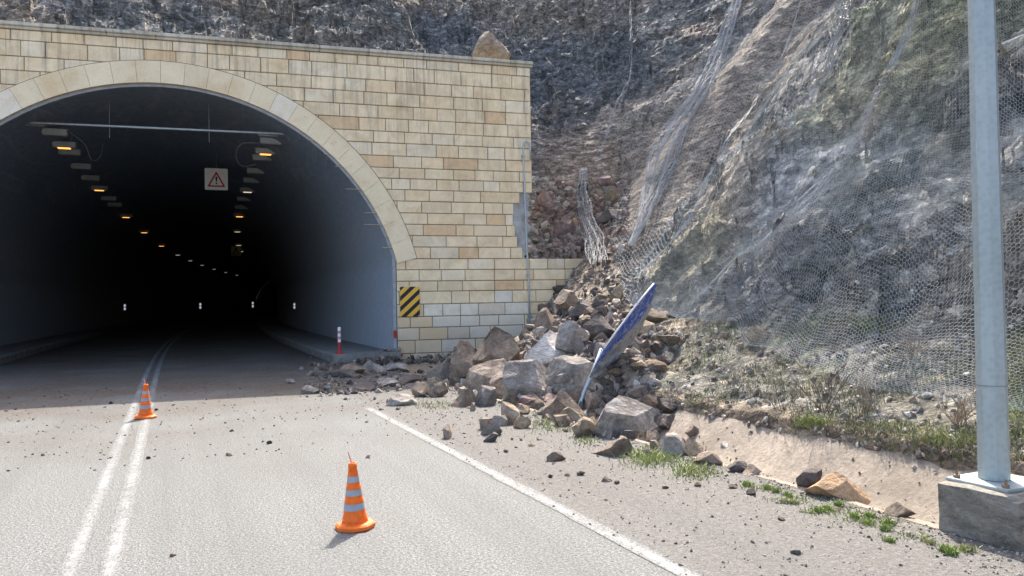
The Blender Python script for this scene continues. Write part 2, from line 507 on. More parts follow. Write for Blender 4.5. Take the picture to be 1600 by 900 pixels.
# concrete ditch
t = NT('ditch_concrete'); v = world_pos(t)
n1 = t.noise(v, 1.2, 5, .65); n2 = t.noise(v, 18, 5, .75); st = t.noise(t.mapping(v, (1, 5, 1)), 1.5, 4, .6)
c = t.ramp(n2, [(.3, (.17, .137, .102)), (.55, (.28, .232, .178)), (.8, (.38, .33, .26))])
c = t.mix(t.ramp(n1, [(.42, 0.0), (.68, .65)]), c, (.13, .105, .078))
c = t.mix(t.ramp(st, [(.5, 0.0), (.7, .35)]), c, (.11, .09, .07))
t.base(c); t.bump(t.math('ADD', n2, n1), .5, .03); M_DITCH = t.m
V = []; F = []
yy = np.arange(-12, 20.1, .2)
xx = [DX0, DX0 + .10, 5.15, 5.35, DX1, 5.75, DX2, 6.15, 6.35, 6.55, DX3, DX3 + .25]
for i, y in enumerate(yy):
    for x in xx:
        z = float(ditch_z(np.array(x))) + (.012 * math.sin(y * 3 + x * 5) if x > 5 else 0)
        if x == DX0: z = 0.0
        V.append((x + (.012 * math.sin(y * 5.3) if x > DX0 + .05 else 0), y, z))
    if i:
        n = len(xx)
        for k in range(n - 1): F.append((n * i - n + k, n * i - n + k + 1, n * i + k + 1, n * i + k))
tag(mesh_np('ditch', np.array(V), F, M_DITCH, smooth=True), kind='structure')

# ------------------------------------------------------------------ hillside
NA, NRD = 880, 620
ang = np.radians(np.concatenate([np.linspace(-75, -14, 60), np.linspace(-13.8, 60, 740), np.linspace(60.5, 125, 80)]))
rad = np.concatenate([5.2 * np.exp(np.linspace(0, math.log(48 / 5.2), 590)), np.linspace(49, 110, 30)])
A, Rr = np.meshgrid(ang, rad, indexing='ij')
X = Rr * np.sin(A); Y = Rr * np.cos(A)
Z0 = terrain(X, Y, False); Zt = terrain(X, Y)
h_, rock_ = hill_base(X, Y); md = mound(X, Y)
ism = ((Y < 22.2) & (md > h_)).astype(float)
# drop what lies under the ditch, in front of the portal or inside the road
xr_ = X > 4.6
okv = (xr_ & (Y < 22.0) & (Zt > floor_z(X, Y) - .12) & ((X > x0h(Y) - .35) | (Y > 6.5))) | (Y >= 22.0)
wallside = ((X - J[0]) * WN[0] + (Y - J[1]) * WN[1])          # >0 in front of the wall
okv &= ~((X < 10.0) & (Y >= 21.0) & (wallside > -.35) & (X < 8.0))
okv &= ~((Y >= 22.0) & (wallside > -.5) & (X < 9.2))
# keep the hill out of the wall body
# colours of rock and soil, with bluish haze painted into the upper centre
U = 2.2
nb = fbm(X * .16, Y * .16 + 3, Zt * .16, 4); nc = fbm(X * .6, Y * .6, Zt * .6 + 8, 4); nd = fbm(X * 2.4, Y * 2.4, Zt * 2.4, 3)
aa = -Y * .85 + X * .75 + Zt * .3; bb = Zt * 1.25 + Y * .26 - X * .22
stv = fbm(aa * .5, bb * 2.6, X * .3, 4); ste = fbm(aa * 1.6 + 3, bb * 8.0, X * .8, 3)
def C(*c): return np.array(c)[None, None, :]
def mixc(a, b, f): return a + (b - a) * f[..., None]
slate = C(.088, .087, .084); brn = C(.175, .135, .105); gry = C(.20, .188, .170); lit_ = C(.40, .375, .335); soil = C(.20, .155, .115)
olive = C(.19, .18, .10); straw = C(.33, .29, .20); grn = C(.115, .135, .06)
col = mixc(slate * np.ones(X.shape + (1,)), gry, sst(-.25, .30, nc + .5 * stv))
col = mixc(col, brn, sst(.02, .32, nb + .25 * nc) * .85)
col = mixc(col, lit_, sst(.12, .5, stv + .6 * ste) * .8)
col = mixc(col, slate * .5, sst(.15, .5, -ste + .3 * nd) * .75)
col = mixc(col, C(.17, .135, .10), sst(.0, .35, fbm(X * .33 + 9, Y * .33, Zt * .33 + 2, 3)) * .55)


def blob(px, py, r):
    P, _ = hit(px, py); d = np.sqrt((X - P[0]) ** 2 + (Y - P[1]) ** 2 + (Zt - P[2]) ** 2)
    return 1 - sst(.35 * r, r, d + r * .45 * nc)


for px, py, r, cc, k in [(1010, 250, 4.0, soil * 1.25, .85), (960, 190, 4.5, C(.20, .155, .12), .8), (1040, 180, 4.0, soil * 1.1, .8), (1080, 130, 4.0, C(.22, .18, .14), .6), (1120, 330, 2.5, soil * 1.2, .6), (880, 30, 6, C(.17, .145, .12), .8), (780, 20, 5, C(.16, .14, .115), .6),
                         (930, 340, 3.0, soil, .85), (1170, 150, 2.6, soil * 1.5, .7), (1200, 230, 2.2, C(.34, .30, .25), .5), (1080, 400, 2.0, straw * .8, .8), (1110, 270, 1.6, C(.36, .29, .22), .8),
                         (1260, 130, 2.0, C(.34, .32, .30), .6), (1400, 60, 3.0, olive * 1.2, .7), (1480, 20, 3.0, olive, .6), (1350, 90, 1.6, straw, .6), (1250, 290, 2.4, C(.33, .33, .34), .5), (1330, 60, 1.5, C(.24, .25, .19), .5),
                         (900, 130, 6.0, C(.092, .095, .098), .8), (680, 70, 4.5, C(.095, .105, .115), .7), (840, 90, 4, C(.095, .096, .098), .7), (150, 15, 5, C(.14, .15, .13), .6), (500, 30, 4, C(.12, .115, .10), .6),  # dark blue-grey entries paint hazy shade over the upper centre
                         (1180, 460, 2.0, C(.10, .105, .13), .6), (1380, 370, 2.4, C(.10, .098, .098), .7), (1400, 250, 2.0, C(.115, .12, .10), .6), (1480, 330, 1.6, C(.33, .31, .28), .5)]:
    col = mixc(col, cc * np.ones(X.shape + (1,)), blob(px, py, r) * k)
bank = (1 - rock_)
bc = mixc(C(.105, .10, .085) * np.ones(X.shape + (1,)), C(.20, .192, .172), sst(.0, .5, nc + .8 * nd))
bc = mixc(bc, grn * .9, sst(.02, .4, fbm(X * 1.1, Y * 1.1 + 70, Zt, 3)) * .65)
bc = mixc(bc, straw * .55, sst(.05, .4, fbm(X * 1.6, Y * 1.6 + 20, Zt, 3)) * .5)
tt = X - x0h(Y)
bc = mixc(bc, C(.16, .12, .085) * np.ones(X.shape + (1,)), sst(.35, .0, tt) * .8)
col = mixc(col, bc, bank * (Y < 22))
mc = mixc(C(.15, .12, .095) * np.ones(X.shape + (1,)), C(.26, .215, .17), sst(-.2, .5, nc + .7 * nd))
col = mixc(col, mc, ism)
inm2 = ((Y < 22.3) & (X > 9) & (Y > 18)).astype(float) * (1 - ism)
col = mixc(col, mc, inm2 * .7)
col = np.clip(col * 1.28 * np.array([1.02, 1.0, .94])[None, None, :], .02, .9)
idx = np.arange(X.size).reshape(X.shape)
q = np.stack([idx[:-1, :-1], idx[1:, :-1], idx[1:, 1:], idx[:-1, 1:]], -1).reshape(-1, 4)
keep = okv.ravel()[q].all(1)
q = q[keep]
# smooth the vertical transitions where the polar sheet is cut away
used = np.zeros(X.size, bool); used[q.ravel()] = True
remap = -np.ones(X.size, int); remap[used] = np.arange(used.sum())
Vh = np.stack([X.ravel(), Y.ravel(), Zt.ravel()], 1)[used]
t = NT('hillside_rock'); v = world_pos(t)
vs = t.mapping(v, (1.0, 1.0, 1.0), (math.radians(14), 0, 0)); vs = t.mapping(vs, (1, .8, 1.7))
dn = t.n.new('ShaderNodeVectorMath'); dn.operation = 'MULTIPLY_ADD'; t.l.new(t.noise(v, 2.5, 4, .6, out='Color'), dn.inputs[0]); dn.inputs[1].default_value = (.35, .35, .35); t.l.new(vs, dn.inputs[2]); vd = dn.outputs[0]
f1 = t.noise(vs, 4.0, 6, .72, 0); f2 = t.noise(v, 26, 5, .75); f3 = t.voro(vd, 3.2, out='Color'); f3b = t.voro(vd, 8.5, out='Color'); f4 = t.voro(vd, 3.2, 'DISTANCE_TO_EDGE'); f5 = t.voro(vd, 20, out='Color')
c = t.mix(1.0, t.attr(), t.ramp(f1, [(.34, .40), (.5, 1.0), (.66, 1.9)]), 'MULTIPLY')
c = t.mix(.6, c, t.ramp(f2, [(.3, .5), (.5, 1.0), (.72, 1.7)]), 'MULTIPLY')
cr = t.ramp(f4, [(.0, .22), (.045, 1.0)])
c = t.mix(.7, c, cr, 'MULTIPLY')
c = t.mix(.8, c, t.ramp(t.sep(f3)[0], [(.0, .62), (1.0, 1.5)]), 'MULTIPLY')
c = t.mix(.5, c, t.ramp(t.sep(f3b)[0], [(.0, .6), (1.0, 1.55)]), 'MULTIPLY')
c = t.mix(.4, c, t.ramp(t.sep(f5)[0], [(.0, .6), (.8, 1.2), (1.0, 1.9)]), 'MULTIPLY')
t.base(c).rough(.93)
hh = t.math('ADD', t.math('MULTIPLY', f1, 1.6), t.math('MULTIPLY', f2, .5)); hh = t.math('ADD', hh, t.math('MULTIPLY', t.sep(f3)[1], .9)); hh = t.math('ADD', hh, t.math('MULTIPLY', t.sep(f3b)[1], .6)); hh = t.math('ADD', hh, t.math('MULTIPLY', t.sep(f5)[1], .3))
t.bump(hh, .9, .10); M_HILL = t.m
tag(mesh_np('hillside', Vh, remap[q], M_HILL, smooth=False, col=col.reshape(-1, 3)[used]), kind='structure')
print('hill verts', used.sum())

# ------------------------------------------------------------------ tunnel portal
root_rot = -WA
portal = empty('tunnel_portal', (J[0], J[1], 0), root_rot)
tag(portal, 'tunnel portal faced with cream stone blocks, its right corner broken away', 'tunnel portal')
CU, CZ, RI, RO = -6.16, 1.15, 6.42, 7.00
UL, UR = -17.5, 4.20


def mat_stone():
    t = NT('cream_stone'); v = t.coord(); at = t.attr()
    n1 = t.noise(v, 2.2, 5, .65, .6); n2 = t.noise(v, 30, 4, .7)
    vs_ = t.mapping(v, (3.2, 1, .22)); dr = t.noise(vs_, 1.6, 5, .72); dr2 = t.noise(t.mapping(v, (7, 1, .5)), 1.3, 4, .7)
    c = t.mix(1.0, at, t.ramp(n1, [(.3, (.84, .79, .72)), (.55, (1.0, 1.0, 1.0)), (.75, (1.14, 1.14, 1.12))]), 'MULTIPLY')
    c = t.mix(.35, c, t.ramp(n2, [(.3, .75), (.7, 1.2)]), 'MULTIPLY')
    z = t.sep(v)[2]
    hi = t.math('MINIMUM', t.math('MAXIMUM', t.math('MULTIPLY_ADD', z, .22, -.9), .06), 1.0)
    k = t.math('MULTIPLY', t.ramp(dr, [(.50, 0.0), (.68, .62)]), hi)
    c = t.mix(k, c, (.20, .175, .145))
    k2 = t.math('MULTIPLY', t.ramp(dr2, [(.55, 0.0), (.7, .5)]), hi)
    c = t.mix(k2, c, (.16, .145, .125))
    lo = t.math('MINIMUM', t.math('MAXIMUM', t.math('MULTIPLY_ADD', z, -.7, 1.0), 0.0), .6)
    c = t.mix(t.math('MULTIPLY', lo, t.ramp(n1, [(.3, .3), (.65, 1.0)])), c, (.22, .18, .145))
    t.base(c).rough(.88); t.bump(t.math('ADD', n2, n1), .35, .012); return t.m


M_STONE = mat_stone()
t = NT('raw_concrete'); v = t.coord()
n1 = t.noise(v, 2.5, 6, .7); n2 = t.noise(v, 20, 5, .75)
t.base(t.ramp(t.math('MULTIPLY_ADD', n2, .6, t.math('MULTIPLY', n1, .5)) if False else n1, [(.3, (.26, .25, .23)), (.55, (.46, .445, .41)), (.75, (.64, .62, .58))])).rough(.9)
t.bump(t.math('ADD', n1, n2), .8, .04); M_CONC = t.m
t = NT('mortar_joint'); v = t.coord(); t.base(t.ramp(t.noise(v, 8, 4), [(.3, (.10, .08, .06)), (.7, (.22, .17, .125))])); M_JOINT = t.m

# concrete body behind the facing: a plate with the arch cut out and the broken corner
def arc_z(u):
    d = RI ** 2 - (u - CU) ** 2
    return CZ + math.sqrt(d) if d > 0 else None


body = MB()
y0, y1 = .05, .85
YL, YR_ = .05, .85
for sgn in (0,):
    ustops = [UL] + [CU - 6.2] + [CU + 6.2 * math.sin(math.radians(a)) for a in range(-88, 90, 4)] + [CU + 6.2]
    ustops = sorted(set(ustops))
for ua, ub in zip(ustops[:-1], ustops[1:]):
    if ub <= CU - 6.19: body.box(ua, y0, 0, ub, y1, 8.70); continue
    za = arc_z(max(min(ua, CU + 6.2), CU - 6.2)); zb = arc_z(min(ub, CU + 6.2))
    za = max(za, CZ) + .02; zb = max(zb, CZ) + .02
    v = [(ua, y0, za), (ub, y0, zb), (ub, y0, 8.7), (ua, y0, 8.7), (ua, y1, za), (ub, y1, zb), (ub, y1, 8.7), (ua, y1, 8.7)]
    body.add(v, [(0, 1, 2, 3), (7, 6, 5, 4), (0, 4, 5, 1), (3, 2, 6, 7)])
body.box(CU + 6.2, y0, 0, 3.3, y1, 8.70)
rr = random.Random(2)
# broken corner: jagged concrete edge between z 2.9 and 4.9, complete above
edge = [(3.3, 2.86), (4.00, 2.86), (3.92, 2.98), (4.08, 3.10), (3.99, 3.24), (4.02, 3.36), (4.15, 3.44), (4.02, 3.62), (4.11, 3.72), (4.17, 3.86), (4.03, 4.02), (4.07, 4.16), (4.17, 4.24), (4.05, 4.40), (4.12, 4.52), (4.04, 4.66), (4.14, 4.80), (4.07, 4.88), (4.15, 4.9), (4.15, 8.7), (3.3, 8.7)]
body.prism(edge, y0, y1)
body.box(3.3, y0, -.3, 6.9, y1, 2.86)
conc = body.build('concrete_core', M_CONC, portal)

# facing blocks
zc = [8.72, 8.45, 8.04, 7.68, 7.31, 6.94, 6.57, 6.24, 5.87, 5.53, 5.22, 4.90, 4.57, 4.23, 3.90, 3.57, 3.24, 2.90, 2.58, 2.25, 1.95, 1.58, 1.22, .90, .54, .16, -.2]
endu = {11: 3.80, 12: 3.60, 13: 3.58, 14: 3.63, 15: 3.70, 16: 3.86}


def creamy(r):
    k = r.random()
    c = np.array([.85, .675, .43]) if k < .55 else (np.array([.85, .70, .48]) if k < .75 else (np.array([.83, .63, .385]) if k < .93 else np.array([.76, .53, .30])))
    return tuple(np.clip(c * r.uniform(.93, 1.05), 0, .88))


def u_of(px): return .86 + (px - 665) * .0196
white = {19: [(755, 802)], 20: [(755, 802)], 21: [(664, 818)], 22: [(682, 816)], 23: [(700, 816)], 24: [(697, 745)]}
white = {20: [(753, 802)], 21: [(664, 818)], 22: [(682, 816)], 23: [(700, 816)], 24: [(697, 745)]}
blocks = MB()
RM = (RI + RO) / 2 + .05


def arc_mid(u):
    d = RM ** 2 - (u - CU) ** 2
    return CZ + math.sqrt(d) if d > 0 else -99


def add_block(b, ua, ub, za, zb, col, rj):
    """ua..ub, za..zb with a joint gap; the lower edge follows the arch"""
    g = .009; ua += g; ub -= g; za += g; zb -= g
    if ub - ua < .04: return
    n = max(2, int((ub - ua) / .12) + 1)
    us = [ua + (ub - ua) * i / (n - 1) for i in range(n)]
    lows = [max(za, arc_mid(u)) if zb > 2.95 else za for u in us]
    if all(l >= zb - .03 for l in lows): return
    lows = [min(l, zb - .012) for l in lows]
    yo = rj.uniform(-.006, .006); ch = .013
    top_o = [(u, zb) for u in us]; bot_o = [(u, l) for u, l in zip(us, lows)]
    out = bot_o + top_o[::-1]
    mid_u = (ua + ub) / 2
    inn = []
    for (u, z) in out:
        uu = u + (ch if u <= ua + 1e-6 else (-ch if u >= ub - 1e-6 else 0)); zz = z
        inn.append((uu, z))
    k = len(us)
    inn = [(u, min(z + ch, zb - ch * .6)) if i < k else (u, z - ch * .5) for i, (u, z) in enumerate(inn)]
    v = [(u, yo, z) for u, z in inn] + [(u, yo + .012, z) for u, z in out] + [(u, .055, z) for u, z in out]
    N = len(out); f = [tuple(range(N))]
    for r_ in (0, 1):
        for i in range(N):
            j = (i + 1) % N; f.append((r_ * N + j, r_ * N + i, (r_ + 1) * N + i, (r_ + 1) * N + j))
    b.add(v, f, col)


rj = random.Random(21)
for ci in range(len(zc) - 1):
    zt_, zb_ = zc[ci], zc[ci + 1]
    if zb_ >= 2.85: uend = endu.get(ci, UR)
    else: uend = 6.35 - .15 * rj.random()
    u = UL - rj.random() * .5
    while u < uend - .05:
        wd = rj.choice([.55, .62, .7, .78, .85, .95, 1.05]) * rj.uniform(.92, 1.08)
        ue = min(u + wd, uend)
        if uend - ue < .18: ue = uend
        a, b_ = max(u, UL), ue
        # openings below the springing
        jl, jr = CU - (-.02 - CU) , .03
        segs = [(a, b_)]
        if zt_ <= 2.91 + .3 and zb_ < 2.89:
            segs = []
            left_lim = 2 * CU - .03
            if a < left_lim: segs.append((a, min(b_, left_lim)))
            if b_ > .03: segs.append((max(a, .03), b_))
        for (p, q_) in segs:
            colr = creamy(rj)
            if ci in white:
                for (x0, x1) in white[ci]:
                    if u_of(x0) - .25 < p and q_ < u_of(x1) + .25 and q_ - p > .1:
                        colr = (.82, .73, .57) if rj.random() < .8 else (.74, .62, .46)
            if uend > 5 and p > 4.4: colr = tuple(x * .82 for x in colr)
            add_block(blocks, p, q_, zb_, zt_, colr, rj)
        u = ue
fac = blocks.build('stone_facing', M_STONE, portal, usecol=True)
# dark joint bed just behind the block faces, in view between them
jb = MB()
for ua, ub in zip(ustops[:-1], ustops[1:]):
    if ub <= CU - 6.19: jb.box(ua, .030, -.05, ub, .048, 8.7); continue
    za = arc_mid(max(ua, CU - 6.2)) - .25; zb = arc_mid(min(ub, CU + 6.2)) - .25
    jb.add([(ua, .030, za), (ub, .030, zb), (ub, .030, 8.7), (ua, .030, 8.7)], [(0, 1, 2, 3)])
jb.add([(CU + 6.2, .03, -.05), (3.55, .03, -.05), (3.55, .03, 8.7), (CU + 6.2, .03, 8.7)], [(0, 1, 2, 3)])
jb.add([(3.55, .03, -.05), (6.2, .03, -.05), (6.2, .03, 2.87), (3.55, .03, 2.87)], [(0, 1, 2, 3)])
jb.add([(3.55, .03, 4.95), (4.13, .03, 4.95), (4.13, .03, 8.7), (3.55, .03, 8.7)], [(0, 1, 2, 3)])
jb.build('mortar_bed', M_JOINT, portal)

# arch ring: pale voussoirs, slightly proud
ring = MB(); th0 = math.asin((2.92 - CZ) / RO)
N = 30; a0 = th0; a1 = math.pi - th0
for i in range(N):
    t0 = a0 + (a1 - a0) * i / N + .0004; t1 = a0 + (a1 - a0) * (i + 1) / N - .0007
    base = np.array([.84, .68, .44]) * rj.uniform(.975, 1.02)
    if i in (21, 9): base = np.array([.83, .71, .53])
    if i in (13,): base = base * .93
    S_ = 4; v = []
    for y_ in (-.035, .75):
        for k in range(S_ + 1):
            th = t0 + (t1 - t0) * k / S_
            for r_ in (RI - .0, RO): v.append((CU + r_ * math.cos(th), y_, CZ + r_ * math.sin(th)))
    n2 = 2 * (S_ + 1); f = []
    for k in range(S_):
        p = 2 * k
        f.append((p, p + 2, p + 3, p + 1)[::-1]); f.append((p + n2, p + 1 + n2, p + 3 + n2, p + 2 + n2)[::-1])
        f.append((p, p + n2, p + 2 + n2, p + 2)); f.append((p + 1, p + 3, p + 3 + n2, p + 1 + n2))
    f.append((0, 1, 1 + n2, n2)); f.append((2 * S_, 2 * S_ + n2, 2 * S_ + 1 + n2, 2 * S_ + 1))
    ring.add(v, f, tuple(base))
t = NT('ring_stone'); v = t.coord(); n1 = t.noise(v, 1.1, 5, .6, .8); n2 = t.noise(v, 22, 4, .7); n3 = t.noise(v, 3.5, 5, .7, .5)
c = t.mix(1.0, t.attr(), t.ramp(n1, [(.3, (.88, .80, .70)), (.5, (1.0, 1.0, 1.0)), (.72, (1.08, 1.08, 1.10))]), 'MULTIPLY')
c = t.mix(.3, c, t.ramp(n2, [(.3, .75), (.7, 1.2)]), 'MULTIPLY'); c = t.mix(t.ramp(n3, [(.60, 0.0), (.75, .45)]), c, (.34, .27, .19))
t.base(c).rough(.88); t.bump(t.math('ADD', n2, n1), .3, .012)
ring.build('arch_ring', t.m, portal, usecol=True)
rjn = MB(); v = []; f = []
for i in range(61):
    th = th0 + (math.pi - 2 * th0) * i / 60
    for r_, y_ in ((RO - .002, -.009), (RO + .022, -.009), (RO + .024, .02)): v.append((CU + r_ * math.cos(th), y_, CZ + r_ * math.sin(th)))
    if i: f += [(3 * i - 3, 3 * i, 3 * i + 1, 3 * i - 2), (3 * i - 2, 3 * i + 1, 3 * i + 2, 3 * i - 1)]
rjn.add(v, f); rjn.build('ring_joint', M_JOINT, portal)
# jamb trim: smooth grey concrete inside the arch, blue tint painting the tunnel's haze
t = NT('hazed_lining'); v = t.coord(); n1 = t.noise(v, .6, 5, .6, 1.2); n2 = t.noise(v, 6, 5, .7)
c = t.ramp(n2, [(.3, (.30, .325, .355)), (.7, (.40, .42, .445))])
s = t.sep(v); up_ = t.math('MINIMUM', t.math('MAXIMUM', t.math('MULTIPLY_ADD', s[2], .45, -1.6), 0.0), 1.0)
c = t.mix(up_, c, t.ramp(n2, [(.3, (.15, .19, .235)), (.7, (.24, .285, .33))]))  # ceiling tone carries the painted blue haze too
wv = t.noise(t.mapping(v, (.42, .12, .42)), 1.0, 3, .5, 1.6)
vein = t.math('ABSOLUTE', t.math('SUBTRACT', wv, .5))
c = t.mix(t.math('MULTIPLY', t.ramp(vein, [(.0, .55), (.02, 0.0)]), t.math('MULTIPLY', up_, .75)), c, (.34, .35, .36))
t.base(c).rough(.75); M_LIN = t.m
# lining shell swept along the bend
prof = [(6.12, -.3), (6.12, 2.6)]
Rl = 6.355
tstart = math.asin((2.75 - CZ) / Rl)
for i in range(41):
    th = tstart + (math.pi - 2 * tstart) * i / 40; prof.append((Rl * math.cos(th), CZ + Rl * math.sin(th)))
prof += [(-6.12, 2.6), (-6.12, -.3)]
V = []; F = []
Ys = [0.16, .9] + list(np.arange(1.6, 30, 1.4)) + list(np.arange(31, 150, 4.0)); n = len(prof)
for i, dy in enumerate(Ys):
    for (px_, pz_) in prof:
        u = CU + px_; P = J + WD * u
        y_ = P[1] + dy; V.append((P[0] + xs(y_), y_, pz_))
    if i:
        for k in range(n - 1): F.append((n * i - n + k, n * i + k, n * i + k + 1, n * i - n + k + 1))
F.append(tuple(range(n * (len(Ys) - 1), n * len(Ys))))
inv = portal.matrix_basis.inverted()
bpy.context.view_layer.update()
inv = portal.matrix_world.inverted()
V = np.array([(inv @ Vector(v_))[:] for v_ in V])
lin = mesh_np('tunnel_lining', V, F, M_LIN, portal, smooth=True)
# reveal strip between ring and lining
rev = MB()
for sgn in (1, -1):
    u0 = CU + sgn * 6.18
    a, b_ = sorted((u0, u0 - sgn * .10))
    rev.box(a, .06, 0, b_, .14, 2.9, .005)
rs_ = []
for i in range(49):
    th = math.asin((2.9 - CZ) / RI) + (math.pi - 2 * math.asin((2.9 - CZ) / RI)) * i / 48
    rs_.append(th)
v = []; f = []
for th in rs_:
    for r_, y_ in ((RI - .002, .06), (RI - .08, .07), (RI - .08, .14), (RI - .002, .15)): v.append((CU + r_ * math.cos(th), y_, CZ + r_ * math.sin(th)))
for i in range(48):
    for k in range(3): f.append((4 * i + k, 4 * i + 4 + k, 4 * i + 5 + k, 4 * i + 1 + k))
rev.add(v, f)
rev.build('reveal_strip', mat_plain('reveal_concrete', (.33, .34, .35), .8), portal)
# coping
cp = MB(); u = UL
while u < 4.25:
    ue = min(u + rj.uniform(1.1, 1.6), 4.27); k = rj.uniform(.85, 1.05); cc = tuple(np.array([.60, .54, .42]) * k)
    if 1.55 < u < 1.9: cc = (.6, .6, .57)
    cp.box(u + .004, -.10, 8.80, ue - .004, .98, 8.895, .012, cc)
    cp.box(u + .004, -.05, 8.722, ue - .004, .92, 8.80, .008, tuple(x * .9 for x in cc)); u = ue
cp.build('coping', M_STONE, portal, usecol=True)

# walkways in the tunnel
t = NT('walkway_concrete'); v = t.coord(); n1 = t.noise(v, 3, 6, .7)
t.base(t.ramp(n1, [(.3, (.12, .115, .105)), (.7, (.25, .235, .215))])).rough(.9); t.bump(n1, .4, .02); M_WALK = t.m
def walkway(u0, u1, kerb_side):
    V = []; F = []
    Yw = [-.35, -.1] + list(np.arange(.5, 120, 2.5)); pr = [(u0, -.1), (u0, .20 if kerb_side < 0 else .25), (u0 + .04, .24), (u1 - .04, .24), (u1, .20 if kerb_side > 0 else .25), (u1, -.1)]
    for i, dy in enumerate(Yw):
        for (a, b) in pr:
            P = J + WD * a; y_ = P[1] + dy; V.append((P[0] + (xs(y_)), y_, b))
        if i:
            for k in range(5): F.append((6 * i - 6 + k, 6 * i + k, 6 * i + k + 1, 6 * i - 6 + k + 1)[::-1])
    F.append((0, 1, 2, 3, 4, 5)[::-1])
    return mesh_np('walkway', np.array(V), F, M_WALK)
tag(walkway(-1.85, .02, -1), kind='structure'); tag(walkway(2 * CU - .02, 2 * CU + 1.6, 1), kind='structure')

M_GALV = mat_plain('galvanised_steel', (.42, .45, .46), .5, .12, 5, .55)
M_DGREY = mat_plain('dull_grey_metal', (.20, .21, .21), .6, .2, 6, .2)
M_BLACK = mat_plain('black_paint', (.015, .015, .018), .5)
M_RED = mat_plain('red_paint', (.42, .03, .03), .5)
M_WHITE = mat_plain('white_paint', (.75, .75, .72), .6, .06)

# drain pipe clamped to the facing
pts = []
for (px, py) in [(829, 250), (828.5, 232), (826.5, 223), (822, 220), (818.5, 224), (817.6, 240)]:
    u_, z_ = on_wall(px, py, .08); pts.append((u_, -.08, z_))
for (px, py) in [(819, 270), (821, 330), (824, 400), (826.5, 450), (828, 520)]:
    u_, z_ = on_wall(px, py, .08); pts.append((u_, -.08, z_))
pr_ = empty('conduit_pipe', (J[0], J[1], 0), root_rot)
tag(pr_, 'thin grey steel conduit running down the right end of the stone portal', 'pipe')
mb = MB(); mb.tube(pts, .028, 8); mb.build('pipe', M_GALV, pr_, True)
for z_ in (6.0, 4.2, 2.4, 1.2):
    k = min(range(len(pts)), key=lambda i: abs(pts[i][2] - z_))
    uu = np.interp(-z_, [-p[2] for p in pts[5:]], [p[0] for p in pts[5:]])
    mb = MB(); mb.box(uu - .05, -.115, z_ - .018, uu + .05, -.002, z_ + .018, .004); mb.build('clamp', M_GALV, pr_)

# hazard marker
hz = empty('hazard_marker', tuple(J + WD * .40 + WN * .03 + np.array([0, 0, 1.66])), root_rot)
tag(hz, 'rectangular board with black and yellow diagonal stripes beside the tunnel jamb', 'traffic sign')
W2, H2 = .285, .43
def rrect(w_, h_, r=.04, n=5):
    o = []
    for cx, cz, a in ((w_ - r, h_ - r, 0), (-w_ + r, h_ - r, 90), (-w_ + r, -h_ + r, 180), (w_ - r, -h_ + r, 270)):
        for i in range(n): t_ = math.radians(a + 90 * i / (n - 1)); o.append((cx + r * math.cos(t_), cz + r * math.sin(t_)))
    return o
t = NT('hazard_stripes'); s = t.sep(t.coord()); q_ = t.math('SUBTRACT', s[2], t.math('MULTIPLY', s[0], .92))
fr = t.math('FRACT', t.math('MULTIPLY_ADD', q_, 1 / .30, 10.10)); bl = t.math('LESS_THAN', fr, .48)
wear = t.noise(t.coord(), 30, 4)
t.base(t.mix(bl, t.mix(wear, (.75, .40, .03), (.85, .50, .07)), (.02, .02, .03))).rough(.45)
mb = MB(); mb.prism([(x, z) for x, z in rrect(W2, H2)][::-1], -.004, .004); mb.build('striped_face', t.m, hz)
mb = MB(); mb.box(-.03, .004, -.38, .03, .028, .38); mb.build('back_rail', M_GALV, hz)
# red reflector on the jamb
u_, z_ = on_wall(616.5, 522)
rf = MB(); rf.lathe([(0.0, .0), (.045, .0), (.05, .012), (.045, .02), (0, .022)], 16)
o = rf.build('reflector', M_RED); o.scale = (1, 2.4, 1)
o.rotation_euler = (math.pi / 2, 0, root_rot); o.location = tuple(J + WD * (u_ + .0) - WN * .02 + np.array([0, 0, z_])); o.location[1] -= .06
tag(o, 'small oval red reflector fixed to the edge of the tunnel jamb', 'reflector')

# delineator post on the walkway end
P = J + WD * -1.62 + WN * .12
dl = empty('marker_post', (P[0], P[1], .24), .1)
tag(dl, 'thin red and white flexible marker post on the kerb corner at the tunnel mouth', 'marker post')
mb = MB(); mb.lathe([(0, 0), (.11, 0), (.11, .03), (.05, .06), (.045, .07), (.045, .32)], 16); mb.build('red_base', M_RED, dl, True)
for k, (a, b_) in enumerate(((.32, .40), (.40, .48), (.48, .56), (.56, .64), (.64, .72))):
    mb = MB(); mb.lathe([(.045, a), (.045, b_)] + ([(.035, b_ + .02), (0, b_ + .025)] if k == 4 else []), 16)
    mb.build('band', mat_plain('faded_pink', (.55, .22, .22), .5) if k % 2 else M_WHITE, dl, True)

# ------------------------------------------------------------------ tunnel equipment
M_LAMPBODY = mat_plain('lamp_body_grey', (.36, .37, .36), .5, .1)
t = NT('lamp_glow_orange'); t.base((.8, .5, .2)).emit((1.0, .40, .08), .55); M_GLOW = t.m
t = NT('lamp_glow_white'); t.base((.8, .8, .8)).emit((1.0, .82, .60), .2); M_GLOWW = t.m


def fixture(lit):
    e = empty('tunnel_lamp')
    mb = MB(); mb.box(-.31, -.12, -.085, .31, .12, .085, .02); mb.box(-.34, -.10, .085, .34, .10, .10)
    mb.build('housing', M_LAMPBODY, e)
    mb = MB(); mb.box(-.17, -.10, -.10, .17, .10, -.084); mb.build('lens', lit or M_DGREY, e)
    for s_ in (-.2, .2):
        mb = MB(); mb.tube([(s_, 0, .10), (s_, 0, .42)], .012, 6); mb.build('hanger', M_DGREY, e)
    return e


